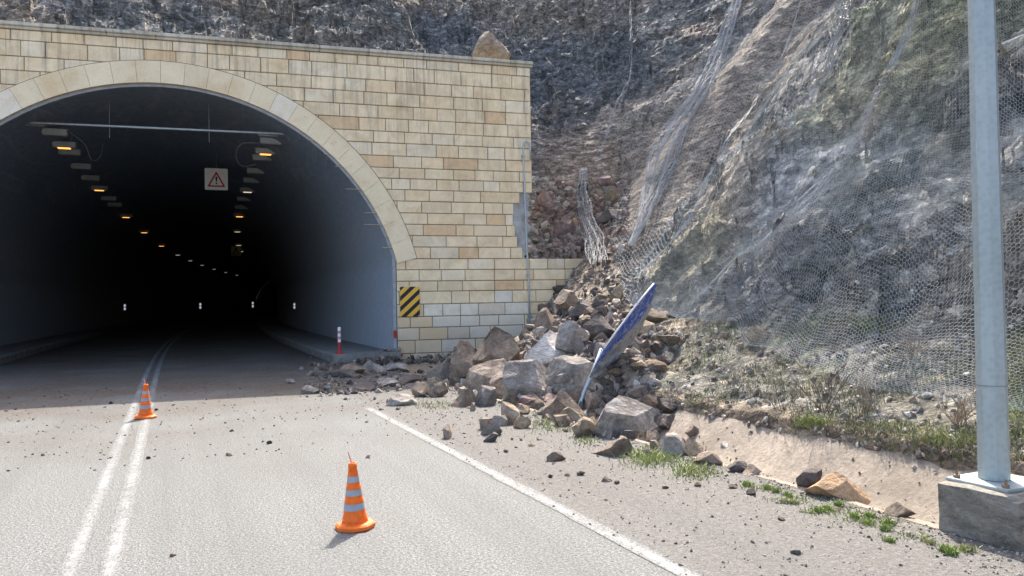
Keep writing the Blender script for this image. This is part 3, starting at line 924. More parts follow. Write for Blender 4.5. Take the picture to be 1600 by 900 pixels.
def copy_tree(o):
    c = o.copy(); COL.objects.link(c)
    for ch in list(o.children):
        d = ch.copy(); COL.objects.link(d); d.parent = c
    return c


LN = [(25.5, 0), (27.4, 1), (28.6, 0), (31.4, 0), (34.1, 0), (36.9, 1), (40.3, 0), (42.7, 0), (47.7, 1), (57.3, 1), (68.2, 1), (80, 2), (90, 2), (100, 2), (111, 2), (122, 2), (133, 2)]
RN = [(24.9, 0), (26.6, 1), (27.8, 0), (30.6, 0), (33.0, 0), (35.8, 2), (38.9, 0), (42.2, 0), (45.9, 1), (55.5, 2), (66.4, 2), (74, 2)]
src = {}
for side, rows, xo in (('left', LN, -3.05), ('right', RN, 2.78)):
    for i, (y_, lit) in enumerate(rows):
        if lit not in src:
            src[lit] = fixture({0: None, 1: M_GLOW, 2: M_GLOWW}[lit]); o = src[lit]
        else: o = copy_tree(src[lit])
        o.location = (xo + xs(y_), y_, 6.62 if y_ < 60 else 6.5)
        rw = 'the %s ceiling row of the tunnel' % side
        if i == 0: lab = 'unlit grey lamp nearest the portal in ' + rw
        elif lit == 1:
            k = [j for j, (a, b) in enumerate(rows) if b == 1].index(i); lab = ['first', 'second', 'third', 'fourth', 'fifth'][k] + ' glowing orange lamp from the portal in ' + rw
        elif lit == 0:
            k = [j for j, (a, b) in enumerate(rows) if b == 0].index(i); lab = ['nearest', 'second', 'third', 'fourth', 'fifth', 'sixth', 'seventh', 'eighth', 'ninth'][k] + ' unlit grey lamp in ' + rw
        else:
            k = [j for j, (a, b) in enumerate(rows) if b == 2].index(i); lab = ['first', 'second', 'third', 'fourth', 'fifth', 'sixth'][k] + ' small pale glowing lamp deep in ' + rw
        tag(o, lab, 'ceiling lamp', 'lamps along the tunnel ceiling')

# overhead cable pipe with hangers
gp = empty('overhead_pipe', (0, 23.9, 6.62)); tag(gp, 'long pale pipe hung across the tunnel mouth below the ceiling', 'pipe')
def lp(x, y, z): return (x, y - 23.9, z - 6.62)
mb = MB(); mb.tube([lp(-4.9, 24.45, 6.6), lp(-3.6, 24.32, 6.62), lp(3.2, 23.62, 6.62), lp(4.2, 23.5, 6.6)], .035, 8); mb.build('pipe', M_GALV, gp, True)
for x_ in (-1.55, 1.0):
    mb = MB(); mb.tube([lp(x_, 24.0 - x_ * .1, 6.3), lp(x_, 24.0 - x_ * .1, 7.38)], .009, 6); mb.build('hanger_rod', M_DGREY, gp)
for x_ in (-3.4, 2.6):
    mb = MB(); mb.box(x_ - .28, 24.0 - x_ * .1 - 23.9 - .05, -.09, x_ + .28, 24.0 - x_ * .1 - 23.9 + .05, -.04, .01); mb.build('bracket', M_DGREY, gp)
def loop_cable(pts, nm, lab, r=.014):
    mb = MB()
    P = [Vector(p) for p in pts]; Q = []
    for i in range(len(P) - 1):
        a = P[max(i - 1, 0)]; b = P[i]; c_ = P[i + 1]; d = P[min(i + 2, len(P) - 1)]
        for k in range(6):
            t_ = k / 6; Q.append(.5 * ((2 * b) + (-a + c_) * t_ + (2 * a - 5 * b + 4 * c_ - d) * t_ * t_ + (-a + 3 * b - 3 * c_ + d) * t_ ** 3))
    Q.append(P[-1]); mb.tube(Q, r, 6); o_ = mb.build(nm, M_DGREY, None, True); tag(o_, lab, 'cable'); return o_
loop_cable([(-2.7, 26, 6.75), (-2.35, 26.4, 6.5), (-2.2, 26.8, 6.1), (-2.0, 27.2, 6.3), (-1.95, 27.4, 6.75)], 'cable_loop', 'dark cable drooping in a loop between the left lamps at the portal')
loop_cable([(2.5, 24.9, 6.55), (2.0, 25.4, 6.6), (1.85, 25.8, 6.3), (2.05, 26.2, 6.05), (2.5, 26.4, 6.15)], 'cable_loop', 'dark cable drooping in a loop beside the right lamps at the portal')

# warning signs
def warn_sign(loc, size, rz, label, yellow=False):
    e = empty('warning_sign', loc, rz); tag(e, label, 'traffic sign')
    h = size / 2
    pm = mat_plain('sign_yellow', (.50, .48, .16), .5) if yellow else M_WHITE
    mb = MB(); mb.prism(rrect(h, h, size * .05)[::-1], -.01, .01); mb.build('board', pm, e)
    c = [(-.40, -.36), (.40, -.36), (0, .38)]; ci = [(-.28, -.29), (.28, -.29), (0, .22)]
    mb = MB()
    def rounded(tri, k):
        o_ = []
        for i in range(3):
            p = Vector(tri[i]); a = Vector(tri[i - 1]); b = Vector(tri[(i + 1) % 3])
            o_.append(p + (a - p).normalized() * k); o_.append(p + (b - p).normalized() * k)
        return o_
    O = rounded(c, .05); I = rounded(ci, .02)
    v = [(p.x * size, -.016, p.y * size) for p in O] + [(p.x * size, -.016, p.y * size) for p in I]
    mb.add(v, [((i + 1) % 6, i, 6 + i, 6 + (i + 1) % 6)[::-1] for i in range(6)])
    mb.build('warning_triangle', M_RED if not yellow else M_BLACK, e)
    mb = MB(); s_ = size
    mb.poly([(-.045 * s_, -.016, .10 * s_), (-.025 * s_, -.016, -.13 * s_), (.025 * s_, -.016, -.13 * s_), (.045 * s_, -.016, .10 * s_), (0, -.016, .13 * s_)])
    mb.poly([(.038 * s_ * math.cos(a), -.016, -.2 * s_ + .038 * s_ * math.sin(a)) for a in [i * math.pi / 5 for i in range(10)]])
    mb.build('exclamation_mark', M_BLACK, e)
    mb = MB(); mb.tube([(0, .02, h), (0, .02, h + .75)], .012, 6); mb.build('hanger', M_DGREY, e)
    return e
warn_sign((1.53, 31, 6.17 + .12), .80, -.05, 'square white sign with a red warning triangle hanging in the tunnel')
# position from the photograph's sight line
d_ = ray(338, 280); k_ = 31 / d_[1]; p_ = EYE + d_ * k_; bpy.data.objects['warning_sign'].location = (p_[0], 31, p_[2])
d_ = ray(369, 392); k_ = 68 / d_[1]; p_ = EYE + d_ * k_
e = warn_sign((p_[0], 68, p_[2]), .78, -.08, 'small dull yellow sign hanging deep in the tunnel', True)
d_ = ray(418, 422); k_ = 80 / d_[1]; p_ = EYE + d_ * k_
mb = MB(); mb.prism(rrect(.26, .22, .04)[::-1], -.02, .02); o = mb.build('wall_plate', mat_plain('dull_plate', (.45, .48, .46), .5)); o.location = (p_[0], 80, p_[2])
tag(o, 'faint grey rectangular plate farthest right in the dark tunnel', 'sign')
t = NT('wall_reflector'); t.base((.8, .8, .8)).emit((.8, .9, 1.0), .14); M_MK = t.m  # wall reflectors, weak glow added so they show in the dark
for px, py, yy_, lab in ((195, 480, 70, 'leftmost and largest of the pale glowing wall reflectors in the dark tunnel'), (313, 478, 95, 'pale glowing wall reflector second from left in the dark tunnel'),
                         (395, 476, 110, 'faintest glowing wall reflector, third from left in the dark tunnel'), (460, 478, 42, 'pale glowing wall reflector on the right side wall of the tunnel')):
    d_ = ray(px, py); p_ = EYE + d_ * (yy_ / d_[1])
    e = empty('wall_reflector', tuple(p_)); tag(e, lab, 'wall reflector')
    k = yy_ / 70
    mb = MB(); mb.box(-.13 * k, 0, -.28 * k, .13 * k, .05, .28 * k, .01); mb.build('housing', M_DGREY, e)
    for zz in (.13, -.13):
        mb = MB(); mb.box(-.06 * k, -.02, (zz - .09) * k, .06 * k, -.001, (zz + .09) * k, .01); mb.build('reflector_dot', M_MK, e)  # reflector face with the added glow, no lamp
#PART2
# ------------------------------------------------------------------ street lamp on its concrete block
sl = empty('street_lamp', (5.245, 3.62, 0), 0.02)
tag(sl, 'tall pale galvanised lamp post bolted to a rough concrete block by the ditch', 'street lamp')
bm = bmesh.new(); bmesh.ops.create_cube(bm, size=1)
for v in bm.verts: v.co = (v.co.x * .70, v.co.y * .56, v.co.z * .85 - .09)
bmesh.ops.subdivide_edges(bm, edges=list(bm.edges), cuts=14, use_grid_fill=True)
for v in bm.verts:
    c = v.co; k = max(0, (abs(c.x) / .37 - .86)) * max(0, (abs(c.z + .09) / .425 - .86)) + max(0, (abs(c.y) / .33 - .86)) * max(0, (abs(c.z + .09) / .425 - .86)) + max(0, (abs(c.x) / .37 - .86)) * max(0, (abs(c.y) / .33 - .86))
    n = float(pn(np.array([c.x * 4]), np.array([c.y * 4]), np.array([c.z * 4 + 3]))[0]); n2 = float(pn(np.array([c.x * 14]), np.array([c.y * 14]), np.array([c.z * 14]))[0])
    v.co = c * (1 - k * 2.2 * (.8 + n)) + Vector((n, n2, n)) * .014
    if c.z > .25 and c.y < -.22 and abs(c.x + .2) < .22: v.co.z -= .03 + .02 * n2
t = NT('block_concrete'); v = t.coord(); n1 = t.noise(t.mapping(v, (1, 1, 3)), 3.5, 6, .75, .6); n2 = t.noise(v, 30, 5, .8)
c = t.ramp(n1, [(.34, (.10, .088, .068)), (.5, (.20, .178, .142)), (.66, (.32, .29, .24))])
c = t.mix(t.ramp(n2, [(.5, 0), (.8, .5)]), c, (.46, .43, .37)); t.base(c); t.bump(t.math('ADD', n1, n2), .8, .02)
V = [v.co[:] for v in bm.verts]; bm.verts.index_update(); F = [[v.index for v in f.verts] for f in bm.faces]; bm.free()
mesh_np('concrete_block', np.array(V), F, t.m, sl)
TZ = .335
t = NT('pole_galvanised'); v = t.coord(); n1 = t.noise(t.mapping(v, (1, 1, .25)), 3, 5, .6); n2 = t.voro(v, 26)
c = t.mix(.35, t.ramp(n1, [(.3, (.27, .31, .30)), (.7, (.40, .44, .425))]), t.ramp(n2, [(.1, (.27, .31, .305)), (.7, (.41, .44, .43))]))
t.base(c).rough(.55).metal(.35); M_POLE = t.m
mb = MB(); pr = []
for z_ in np.linspace(TZ + .02, 9.0, 24): pr.append((.100 - .0042 * (z_ - TZ), z_))
mb.lathe(pr, 8); po = mb.build('pole', M_POLE, sl, False)
po.location = (-.02, .10, 0)
mb = MB(); mb.lathe([(.101, 1.0), (.101, 1.006), (.099, 1.006)], 8); o = mb.build('seam', M_DGREY, sl); o.location = (-.02, .10, 0)
mb = MB(); mb.box(-.25, -.15, TZ - .005, .21, .30, TZ + .017, .004); o = mb.build('base_plate', M_POLE, sl); o.rotation_euler = (0, 0, .0)
for sx, sy in ((-.20, -.10), (.16, -.10), (-.20, .25), (.16, .25)):
    mb = MB(); mb.lathe([(0, TZ + .05), (.01, TZ + .07), (.01, TZ + .04), (.024, TZ + .038), (.024, TZ + .016)], 6); mb.v = [(a + sx, b + sy, c) for a, b, c in mb.v]
    mb.build('anchor_bolt', mat_plain('rusty_bolt', (.22, .15, .10), .8), sl)
mb = MB(); mb.tube([(-.02, .10, 8.95), (-.10, .10, 9.3), (-.5, .10, 9.6), (-1.6, .10, 9.75)], [.05, .045, .04, .035], 8); mb.build('arm', M_POLE, sl, True)
mb = MB(); mb.box(-2.3, .0, 9.70, -1.55, .22, 9.80, .03); mb.build('lamp_head', M_GALV, sl)
mb = MB(); mb.box(-.011, -.003, -.09, .011, .003, .09, .001); o = mb.build('number_plate', M_WHITE, sl)
o.location = (-.02 - .085 * .97, .10 - .085 * .28 + .02, 2.62); o.rotation_euler = (0, 0, math.radians(-68))

# ------------------------------------------------------------------ traffic cones
t = NT('cone_orange'); v = t.coord(); n = t.noise(v, 20, 4, .7)
t.base(t.ramp(n, [(.25, (.55, .10, .015)), (.5, (.80, .145, .015)), (.8, (.85, .18, .03))])).rough(.55); M_CONE = t.m
M_BAND = mat_plain('cone_grey_band', (.29, .31, .33), .45, .15, 14)


def cone(loc, rz, tilt, h, label, ribbon=False):
    e = empty('traffic_cone', loc, rz); e.rotation_euler = (tilt[0], tilt[1], rz); tag(e, label, 'traffic cone', 'traffic cones on the road')
    k = h / .5
    bm = bmesh.new(); N8 = 8
    mb = MB(); o8 = []
    for (r, z) in ((.150, 0), (.156, .006), (.156, .030), (.140, .042), (.105, .046), (.098, .06)): o8.append((r * k, z * k))
    vs = []; fs = []
    n = 32
    for j, (r, z) in enumerate(o8):
        for i in range(n):
            a = 2 * math.pi * i / n; q = 1.0
            if j < 5: q = .92 + .10 * max(0, abs(math.cos(4 * a / 1.0))) ** 3 * .6
            vs.append((r * q * math.cos(a), r * q * math.sin(a), z))
        if j:
            for i in range(n): fs.append(((j - 1) * n + i, (j - 1) * n + (i + 1) % n, j * n + (i + 1) % n, j * n + i))
    mb.add(vs, fs); mb.build('base', M_CONE, e)
    def R(z): return (.095 - (.095 - .026) * (z - .06) / .44) * k
    zs = [.06, .105, .112, .165, .167, .215, .222, .265, .268, .318, .322, .362, .366, .41, .415, .47, .475, .50]
    zs = [.06, .08, .14, .185, .24, .285, .34, .385, .43, .47, .50]
    seg = [(.06, .145, M_CONE), (.145, .195, M_BAND), (.195, .255, M_CONE), (.255, .30, M_BAND), (.30, .355, M_CONE), (.355, .40, M_BAND), (.40, .50, M_CONE)]
    for a, b, m_ in seg:
        off = .0015 if m_ is M_BAND else 0
        mb = MB(); pr = [(R(a) + off, a * k), (R(b) + off, b * k)]
        if m_ is M_CONE and a > .39: pr = [(R(a), a * k), (R(.465), .465 * k), (R(.465) + .004, .468 * k), (R(.5) + .005, .5 * k), (R(.5) - .004, .5 * k), (R(.5) - .006, .40 * k)]
        elif m_ is M_CONE: pr = [(R(a), a * k), (R(a) - .0, (a + .3 * (b - a)) * k), (R((a + b) / 2) - .0015, (a + b) / 2 * k), (R(b), b * k)]
        mb.lathe(pr, 32); mb.build('reflective_band' if m_ is M_BAND else 'body', m_, e, True)
    if ribbon:
        mb = MB(); mb.tube([(0, 0, .44 * k), (-.008, 0, .51 * k), (-.022, .01, .55 * k), (-.03, .01, .585 * k)], [.006, .006, .005, .003], 6); mb.build('tape_end', mat_plain('pink_tape', (.60, .25, .22), .6), e)
    return e
cone((1.215, 5.80, .001), -.35, (0.0, -.03), .475, 'near orange traffic cone with three grey bands on the sunlit lane', True)
cone((-.385, 12.86, .005), -.2, (0.02, .02), .50, 'far orange traffic cone standing on the double white line', True)

# ------------------------------------------------------------------ wrecked road sign in the rubble
sg = empty('wrecked_sign', tuple(hit(907, 636)[0])); tag(sg, 'bent blue and white road sign leaning edge-on out of the rubble', 'traffic sign')
og = Vector(sg.location)


def at(px, py, dist):
    d = ray(px, py); dh = d / math.hypot(d[0], d[1]); return Vector(EYE + dh * dist) - og
D0 = math.hypot(og.x, og.y)
# top edge (blue, nearer) and bottom edge (white, farther) of the twisted panel; the two columns are over a metre apart in depth
L_ = [(1023, 443, .25), (997, 474, .08), (963, 519, -.05), (944, 545, -.12), (928, 574, -.15), (920, 590, -.1)]
R_ = [(1025, 445, .30), (1016, 482, .80), (1004, 511, 1.05), (976, 547, 1.0), (958, 570, .75), (936, 590, .45)]
NS, NT_ = 24, 10
V = []; colv = []
Lp = [at(x, y, D0 + d) for x, y, d in L_]; Rp = [at(x, y, D0 + d) for x, y, d in R_]
def interp(P, s):
    f = s * (len(P) - 1); i = min(int(f), len(P) - 2); return P[i].lerp(P[i + 1], f - i)
for i in range(NS + 1):
    a = interp(Lp, i / NS); b = interp(Rp, i / NS)
    for j in range(NT_ + 1):
        p = a.lerp(b, j / NT_); cr = .05 * (abs((i * .37 + j * .21) % 2 - 1) - .5) * (.3 + i / NS) + .02 * (abs((j * .5 - i * .2) % 2 - 1) - .5)
        p = p + Vector((.8, -.5, .1)) * cr * (0 if j in (0,) else 1) * .8; V.append(p[:]); 
F = [(i * (NT_ + 1) + j, i * (NT_ + 1) + j + 1, (i + 1) * (NT_ + 1) + j + 1, (i + 1) * (NT_ + 1) + j) for i in range(NS) for j in range(NT_)]
def solid(o, th):
    md = o.modifiers.new('s', 'SOLIDIFY'); md.thickness = th; md.offset = 0
def scuffed(name, base, ink, lo_, hi_):
    t = NT(name); v = t.coord()
    a = t.noise(t.mapping(v, (4, 4, 3), (0, .6, .3)), 2.4, 4, .75, 1.2); b = t.noise(v, 2.0, 3)
    t.base(t.mix(t.ramp(a, [(lo_, 0.0), (hi_, .85)]), t.mix(b, tuple(x * .75 for x in base), base), ink)).rough(.45); return t.m
M_SBLUE = scuffed('sign_blue', (.03, .10, .50), (.42, .50, .68), .50, .60)
M_SWHITE = scuffed('scuffed_sign_white', (.44, .47, .50), (.10, .12, .17), .52, .62)
cut = lambda i: 11 if i < 3 else (max(0, 8.5 - (i - 3) * .55))
fb = [f for k, f in enumerate(F) if (k % NT_) < cut(k // NT_)]; fw_ = [f for k, f in enumerate(F) if (k % NT_) >= cut(k // NT_)]
o = mesh_np('blue_panel', np.array(V), fb, M_SBLUE, sg, False); solid(o, .008)
o = mesh_np('white_panel', np.array(V), fw_, M_SWHITE, sg, False); solid(o, .008)
mb = MB(); mb.tube([at(1022, 443, D0 + .22), at(997, 473, D0 + .05), at(963, 518, D0 - .08), at(944, 544, D0 - .15)], .016, 6); mb.build('edge_rail', mat_plain('bright_rail', (.62, .62, .60), .4), sg, True)
mb = MB(); mb.tube([at(904, 640, D0 - .1), at(912, 612, D0 + .1), at(925, 585, D0 + .2), at(940, 545, D0 + .35)], [.035, .035, .033, .03], 8); mb.build('post', M_GALV, sg, True)
mb = MB(); mb.tube([at(952, 622, D0 + .9), at(957, 590, D0 + 1.0), at(961, 555, D0 + 1.05), at(975, 520, D0 + 1.1)], .032, 8); mb.build('post', M_GALV, sg, True)
mb = MB(); mb.box(-.02, -.02, -.04, .02, .02, .04, .004); o = mb.build('clamp', M_GALV, sg); o.location = at(994, 463, D0 + .1)

# ------------------------------------------------------------------ rocks


def ico(sub):
    bm = bmesh.new(); bmesh.ops.create_icosphere(bm, subdivisions=sub, radius=1)
    V = np.array([v.co[:] for v in bm.verts]); F = np.array([[v.index for v in f.verts] for f in bm.faces]); bm.free(); return V, F


ICO = {k: ico(k) for k in (1, 2, 3, 4, 5)}


def rock_mesh(seed, sub=3, cuts=12, flat=1.0, rough=.035, lo=.45, hi=.85):
    r = np.random.default_rng(seed); V, F = ICO[sub]; V = V.copy()
    n = r.normal(size=(cuts, 3)); n /= np.linalg.norm(n, axis=1)[:, None]; d = r.uniform(lo, hi, cuts)
    for i in range(cuts):
        k = V @ n[i] - d[i]; k = np.maximum(k, 0); V = V - k[:, None] * n[i] * .985
    if rough > 0:
        o = r.uniform(0, 50, 3)
        q = V * 2.2 + o; nn = fbm(q[:, 0], q[:, 1], q[:, 2], 4 if sub > 2 else 2)
        V = V * (1 + rough * 2.2 * nn)[:, None]
    mn, mx = V.min(0), V.max(0); V = (V - (mn + mx) / 2) / (mx - mn) * 2
    return V, F


def place_rock(box, mat, label, seed, rot=0.0, depth=.9, kind='boulder', sub=4, group=None, dd=0.0, cuts=12, lo=.42, hi=.85, rough=.04, yoff=0, taper=.28):
    """box is where the rock shows in the photograph; it lies on the ground, scree or slope found there"""
    x0, y0, x1, y1 = box; cx = (x0 + x1) / 2; w_ = x1 - x0; h_ = y1 - y0
    P, t_ = hit(cx, y1 - .12 * h_)
    t_ += dd
    wm = w_ * t_ / FPX; hm = h_ * t_ / FPX; dm = (wm + hm) / 2 * depth
    dist = t_ + dm * .35
    c = EYE + ray(cx, (y0 + y1) / 2) * dist
    V, F = rock_mesh(seed, sub, cuts + 8, rough=rough, lo=lo * .85, hi=hi * .80)
    cr, sr = math.cos(rot), math.sin(rot)
    x = V[:, 0] * cr - V[:, 2] * sr; z = V[:, 0] * sr + V[:, 2] * cr
    V = np.stack([x, V[:, 1], z], 1); mn, mx = V.min(0), V.max(0); V = (V - (mn + mx) / 2) / (mx - mn) * 2
    k = dist / t_
    V[:, :2] *= (1 - taper * V[:, 2])[:, None] / (1 + taper * .3)
    V[:, 1] += .35 * taper * V[:, 2] * 1.6
    V = V * np.array([wm / 2 * k, dm / 2, hm / 2 * k])
    o = mesh_np(kind, V, F, ROCK[mat], None, False)
    d = ray(cx, y1); o.location = c; o.rotation_euler = (0, 0, -math.atan2(d[0], d[1]))
    tag(o, label, 'boulder' if kind == 'boulder' else 'stone', group); return o


BIG = [
    ((700, 530, 770, 606), 'brown', 'brown split slab leaning on the foot of the stone wall, left end of the pile', 1, .25, 5),
    ((737, 510, 816, 592), 'brown', 'large peaked brown boulder standing against the white washed blocks', 2, .1, 5),
    ((820, 515, 900, 578), 'pale', 'pale layered boulder, brightest of the pile, left of the bent sign', 3, .3, 5),
    ((722, 561, 822, 624), 'brown', 'wide brown boulder with a sunlit top edge at the front of the pile', 44, -.1, 5),
    ((776, 562, 872, 634), 'grey', 'big rounded grey boulder at the front centre of the pile', 5, .0, 5),
    ((846, 556, 950, 622), 'grey', 'long grey boulder right below the pale layered one', 6, -.35, 5),
    ((903, 486, 964, 542), 'dark', 'dark flat diamond shaped boulder behind the bent sign', 7, .7, 4),
    ((866, 500, 926, 562), 'grey', 'upright grey lump between the pale boulder and the dark diamond one', 8, .4, 4),
    ((862, 452, 908, 494), 'brown', 'rounded brown boulder under the broken end of the low stone wall', 9, 0, 4),
    ((834, 480, 870, 524), 'brown', 'brown boulder touching the wall beside the steel conduit', 10, .2, 4),
    ((952, 444, 976, 478), 'tan', 'tan slab standing upright on the scree above the dark diamond boulder', 11, .1, 4),
    ((992, 562, 1046, 592), 'orange', 'flat orange boulder right of the bent sign', 12, .05, 4),
    ((985, 500, 1028, 530), 'tan', 'tan block just right of the bent sign panel', 13, .1, 4),
    ((982, 524, 1012, 548), 'red', 'pinkish block under the tan one right of the sign', 14, .0, 4),
    ((928, 620, 1032, 692), 'grey', 'largest smooth grey boulder at the low right end of the pile', 15, -.4, 5),
    ((924, 683, 992, 719), 'brown', 'squat brown boulder lying on the lip of the ditch beside the grass', 16, 0, 5),
    ((1028, 678, 1074, 716), 'grey', 'grey boulder at the head of the ditch', 17, .3, 4),
    ((845, 612, 912, 662), 'brown', 'brown boulder at the foot of the bent sign post', 18, .2, 4),
    ((868, 636, 912, 668), 'tan', 'tan boulder in front of the one at the sign post foot', 19, .3, 4),
    ((890, 652, 938, 688), 'tan', 'wedge shaped tan boulder left of the largest smooth grey one', 20, -.5, 4),
    ((778, 628, 814, 668), 'brown', 'squarish brown boulder on the verge, back left of a cluster of three', 21, .2, 4),
    ((802, 650, 832, 673), 'tan', 'small pale topped boulder on the verge, front one of three', 22, 0, 4),
    ((802, 632, 830, 650), 'tan', 'small tan boulder on the verge, back right of a cluster of three', 23, .2, 3),
    ((1262, 739, 1348, 787), 'orange', 'big flat faced orange brown boulder in the ditch', 24, -.15, 5),
    ((1244, 734, 1290, 768), 'dark', 'dark block behind the orange brown boulder in the ditch', 25, .0, 4),
    ((1164, 509, 1202, 542), 'tan', 'round tan boulder resting on the bank under the wire net', 26, .2, 4),
    ((640, 597, 672, 624), 'tan', 'pale wedge of rock at the left foot of the pile in front of the wall', 27, -.7, 4),
    ((1068, 686, 1100, 716), 'tan', 'tan block at the ditch head right of the grey boulder', 28, .2, 4),
    ((1084, 706, 1128, 730), 'brown', 'flat brown block on the ditch lip beside the grass', 29, .1, 4),
    ((1135, 721, 1170, 742), 'dark', 'flat dark slab on the ditch lip, left of two', 30, .2, 3),
    ((1160, 727, 1190, 746), 'brown', 'flat dark slab on the ditch lip, right of two', 31, -.2, 3),
    ((1386, 787, 1428, 812), 'brown', 'rough brown clod on the ditch lip nearest the lamp post', 32, .1, 4),
    ((852, 706, 884, 724), 'brown', 'flat wedge of rock lying alone on the verge right of the edge line', 33, -.3, 4),
    ((939, 744, 957, 756), 'brown', 'small cube of rock lying alone on the verge nearest the camera', 34, 0, 3),
    ((686, 560, 724, 606), 'dark', 'dark boulder in shadow at the foot of the wall', 35, .1, 4),
    ((664, 596, 702, 624), 'brown', 'brown boulder between the pale wedge and the dark one by the wall', 36, .2, 4),
    ((742, 602, 780, 640), 'grey', 'grey boulder under the wide brown one at the front of the pile', 37, -.2, 4),
    ((704, 606, 746, 640), 'brown', 'brown boulder at the left front edge of the pile beside the grass', 38, .2, 4),
    ((604, 616, 652, 637), 'grey', 'flat slab of rock at the far end of the white edge line', 39, .1, 4),
    ((944, 590, 990, 622), 'dark', 'dark boulder behind the foot of the bent sign', 40, .0, 4),
    ((925, 535, 962, 570), 'grey', 'grey boulder hidden partly behind the bent sign', 41, .3, 4),
    ((888, 470, 930, 500), 'dark', 'dark brown boulder on top of the pile next to the low wall end', 42, .1, 4),
    ((760, 590, 800, 625), 'brown', 'brown boulder wedged between the two largest front boulders', 43, .1, 4),
    ((1000, 700, 1030, 716), 'dark', 'small dark boulder behind the grass tuft on the ditch lip', 45, .1, 3),
    ((835, 300, 866, 330), 'red', 'reddish boulder in the break, high beside the conduit', 46, .2, 4),
    ((866, 336, 900, 372), 'red', 'reddish boulder in the debris behind the low wall', 47, .2, 4),
    ((925, 272, 965, 300), 'red', 'reddish block topping the outcrop above the low wall', 48, .1, 4),
    ((936, 290, 972, 322), 'tan', 'tan block in the outcrop above the low wall', 49, .3, 4),
    ((932, 326, 982, 350), 'dark', 'blue black rock under the outcrop above the low wall', 50, -.1, 4),
    ((890, 340, 912, 362), 'orange', 'orange tinged rock in the debris behind the low wall', 51, .3, 3),
    ((1122, 691, 1146, 702), 'pale', 'small white stone lying on the ditch concrete', 52, 0, 3),
    ((1070, 664, 1094, 686), 'brown', 'thin plate of rock standing on the ditch concrete', 53, .6, 3),
]
for i, (bx, mt, lab, sd_, rot, sub) in enumerate(BIG):
    place_rock(bx, mt, lab, sd_ + 100, rot, sub=sub, taper=.55 if mt == 'pale' else .28, lo=.38 if mt != 'grey' else .5, cuts=12 if mt != 'grey' else 14)
# the boulder that rests behind the coping, and an outcrop stone
d_ = ray(768, 76); k_ = 23.3 / d_[1]; P = EYE + d_ * k_
V, F = rock_mesh(311, 5, 12, rough=.04, lo=.45); V = V * np.array([.66, .5, .72]); V[:, 0] *= 1 - .42 * (V[:, 2] / .72)
o = mesh_np('boulder', V, F, ROCK['tan']); o.location = (P[0], 23.3, 9.02 - .1); o.location[2] = P[2] - .12; o.rotation_euler = (0, 0, .3)
tag(o, 'pointed tan boulder lodged behind the top right of the portal coping', 'boulder')

# broken kerb and asphalt slabs by the tunnel walkway
for k, (bx, mt, lab) in enumerate((((528, 568, 576, 590), 'brown', 'muddy rounded lump against the broken kerb end of the walkway'),
                                  ((560, 562, 602, 584), 'grey', 'pale broken kerb piece at the mouth of the tunnel walkway'),
                                  ((600, 566, 640, 582), 'grey', 'grey broken kerb piece at the foot of the stone jamb'),
                                  ((586, 590, 626, 606), 'grey', 'flat broken slab in the shade before the stone jamb'),
                                  ((505, 578, 560, 592), 'dark', 'long dark plate of broken asphalt at the walkway corner'),
                                  ((540, 596, 590, 612), 'dark', 'dark plate of broken asphalt nearest the sunlit road'),
                                  ((620, 586, 664, 600), 'dark', 'dark plate of broken asphalt under the hazard board'))):
    place_rock(bx, mt, lab, 400 + k, .05, depth=1.6, kind='broken_slab', sub=4, cuts=9)

# medium and small stones: prototypes shared by copies
PRO = []
for k in range(14):
    V, F = rock_mesh(700 + k, 2 if k > 5 else 3, 15, rough=.05, lo=.3, hi=.62); PRO.append((V * np.array([1, .8 + .3 * (k % 3) / 2, .55 + .1 * (k % 4)]), F))
pm = {}


def stone(x, y, z, s, mt, label, group, k):
    key = (k, mt)
    if key not in pm:
        o = mesh_np('stone', PRO[k][0] * .5, PRO[k][1], ROCK[mt]); pm[key] = o
    else:
        o = pm[key].copy(); COL.objects.link(o)
    o.location = (x, y, z); o.scale = (s, s, s); o.rotation_euler = (RNG.uniform(-.4, .4), RNG.uniform(-.4, .4), RNG.uniform(0, 6.3))
    for kk in ('label', 'category', 'group'):
        if kk in o: del o[kk]
    words = dict(dark='dark', brown='brown', tan='tan', grey='grey', red='reddish', orange='orange', pale='pale')
    if 'lanes' in group: where = 'on the %s lane, %s' % ('left' if x < -.5 else 'right', 'nearest the camera' if y < 8 else ('between the two cones' if y < 12 else 'close to the shadow edge'))
    elif 'verge' in group: where = 'on the dusty verge, ' + ('nearest the camera' if y < 6 else ('beside the ditch head' if y < 9 else 'beside the rubble pile'))
    elif 'shade' in group: where = 'in the shade before the wall, ' + ('left, by the walkway' if x < 4.6 else 'right, by the pile')
    else: where = 'in the rubble pile, ' + ('low front' if z < .7 else ('middle height' if z < 1.5 else 'upper back')) + (' left of the bent sign' if x / y < .66 else ' right of the bent sign')
    size = {True: 'large', False: 'small'}[s > (.05 if s < .09 else .28)]
    tag(o, '%s %s angular stone %s' % (size, words[mt], where), 'stone', group); return o


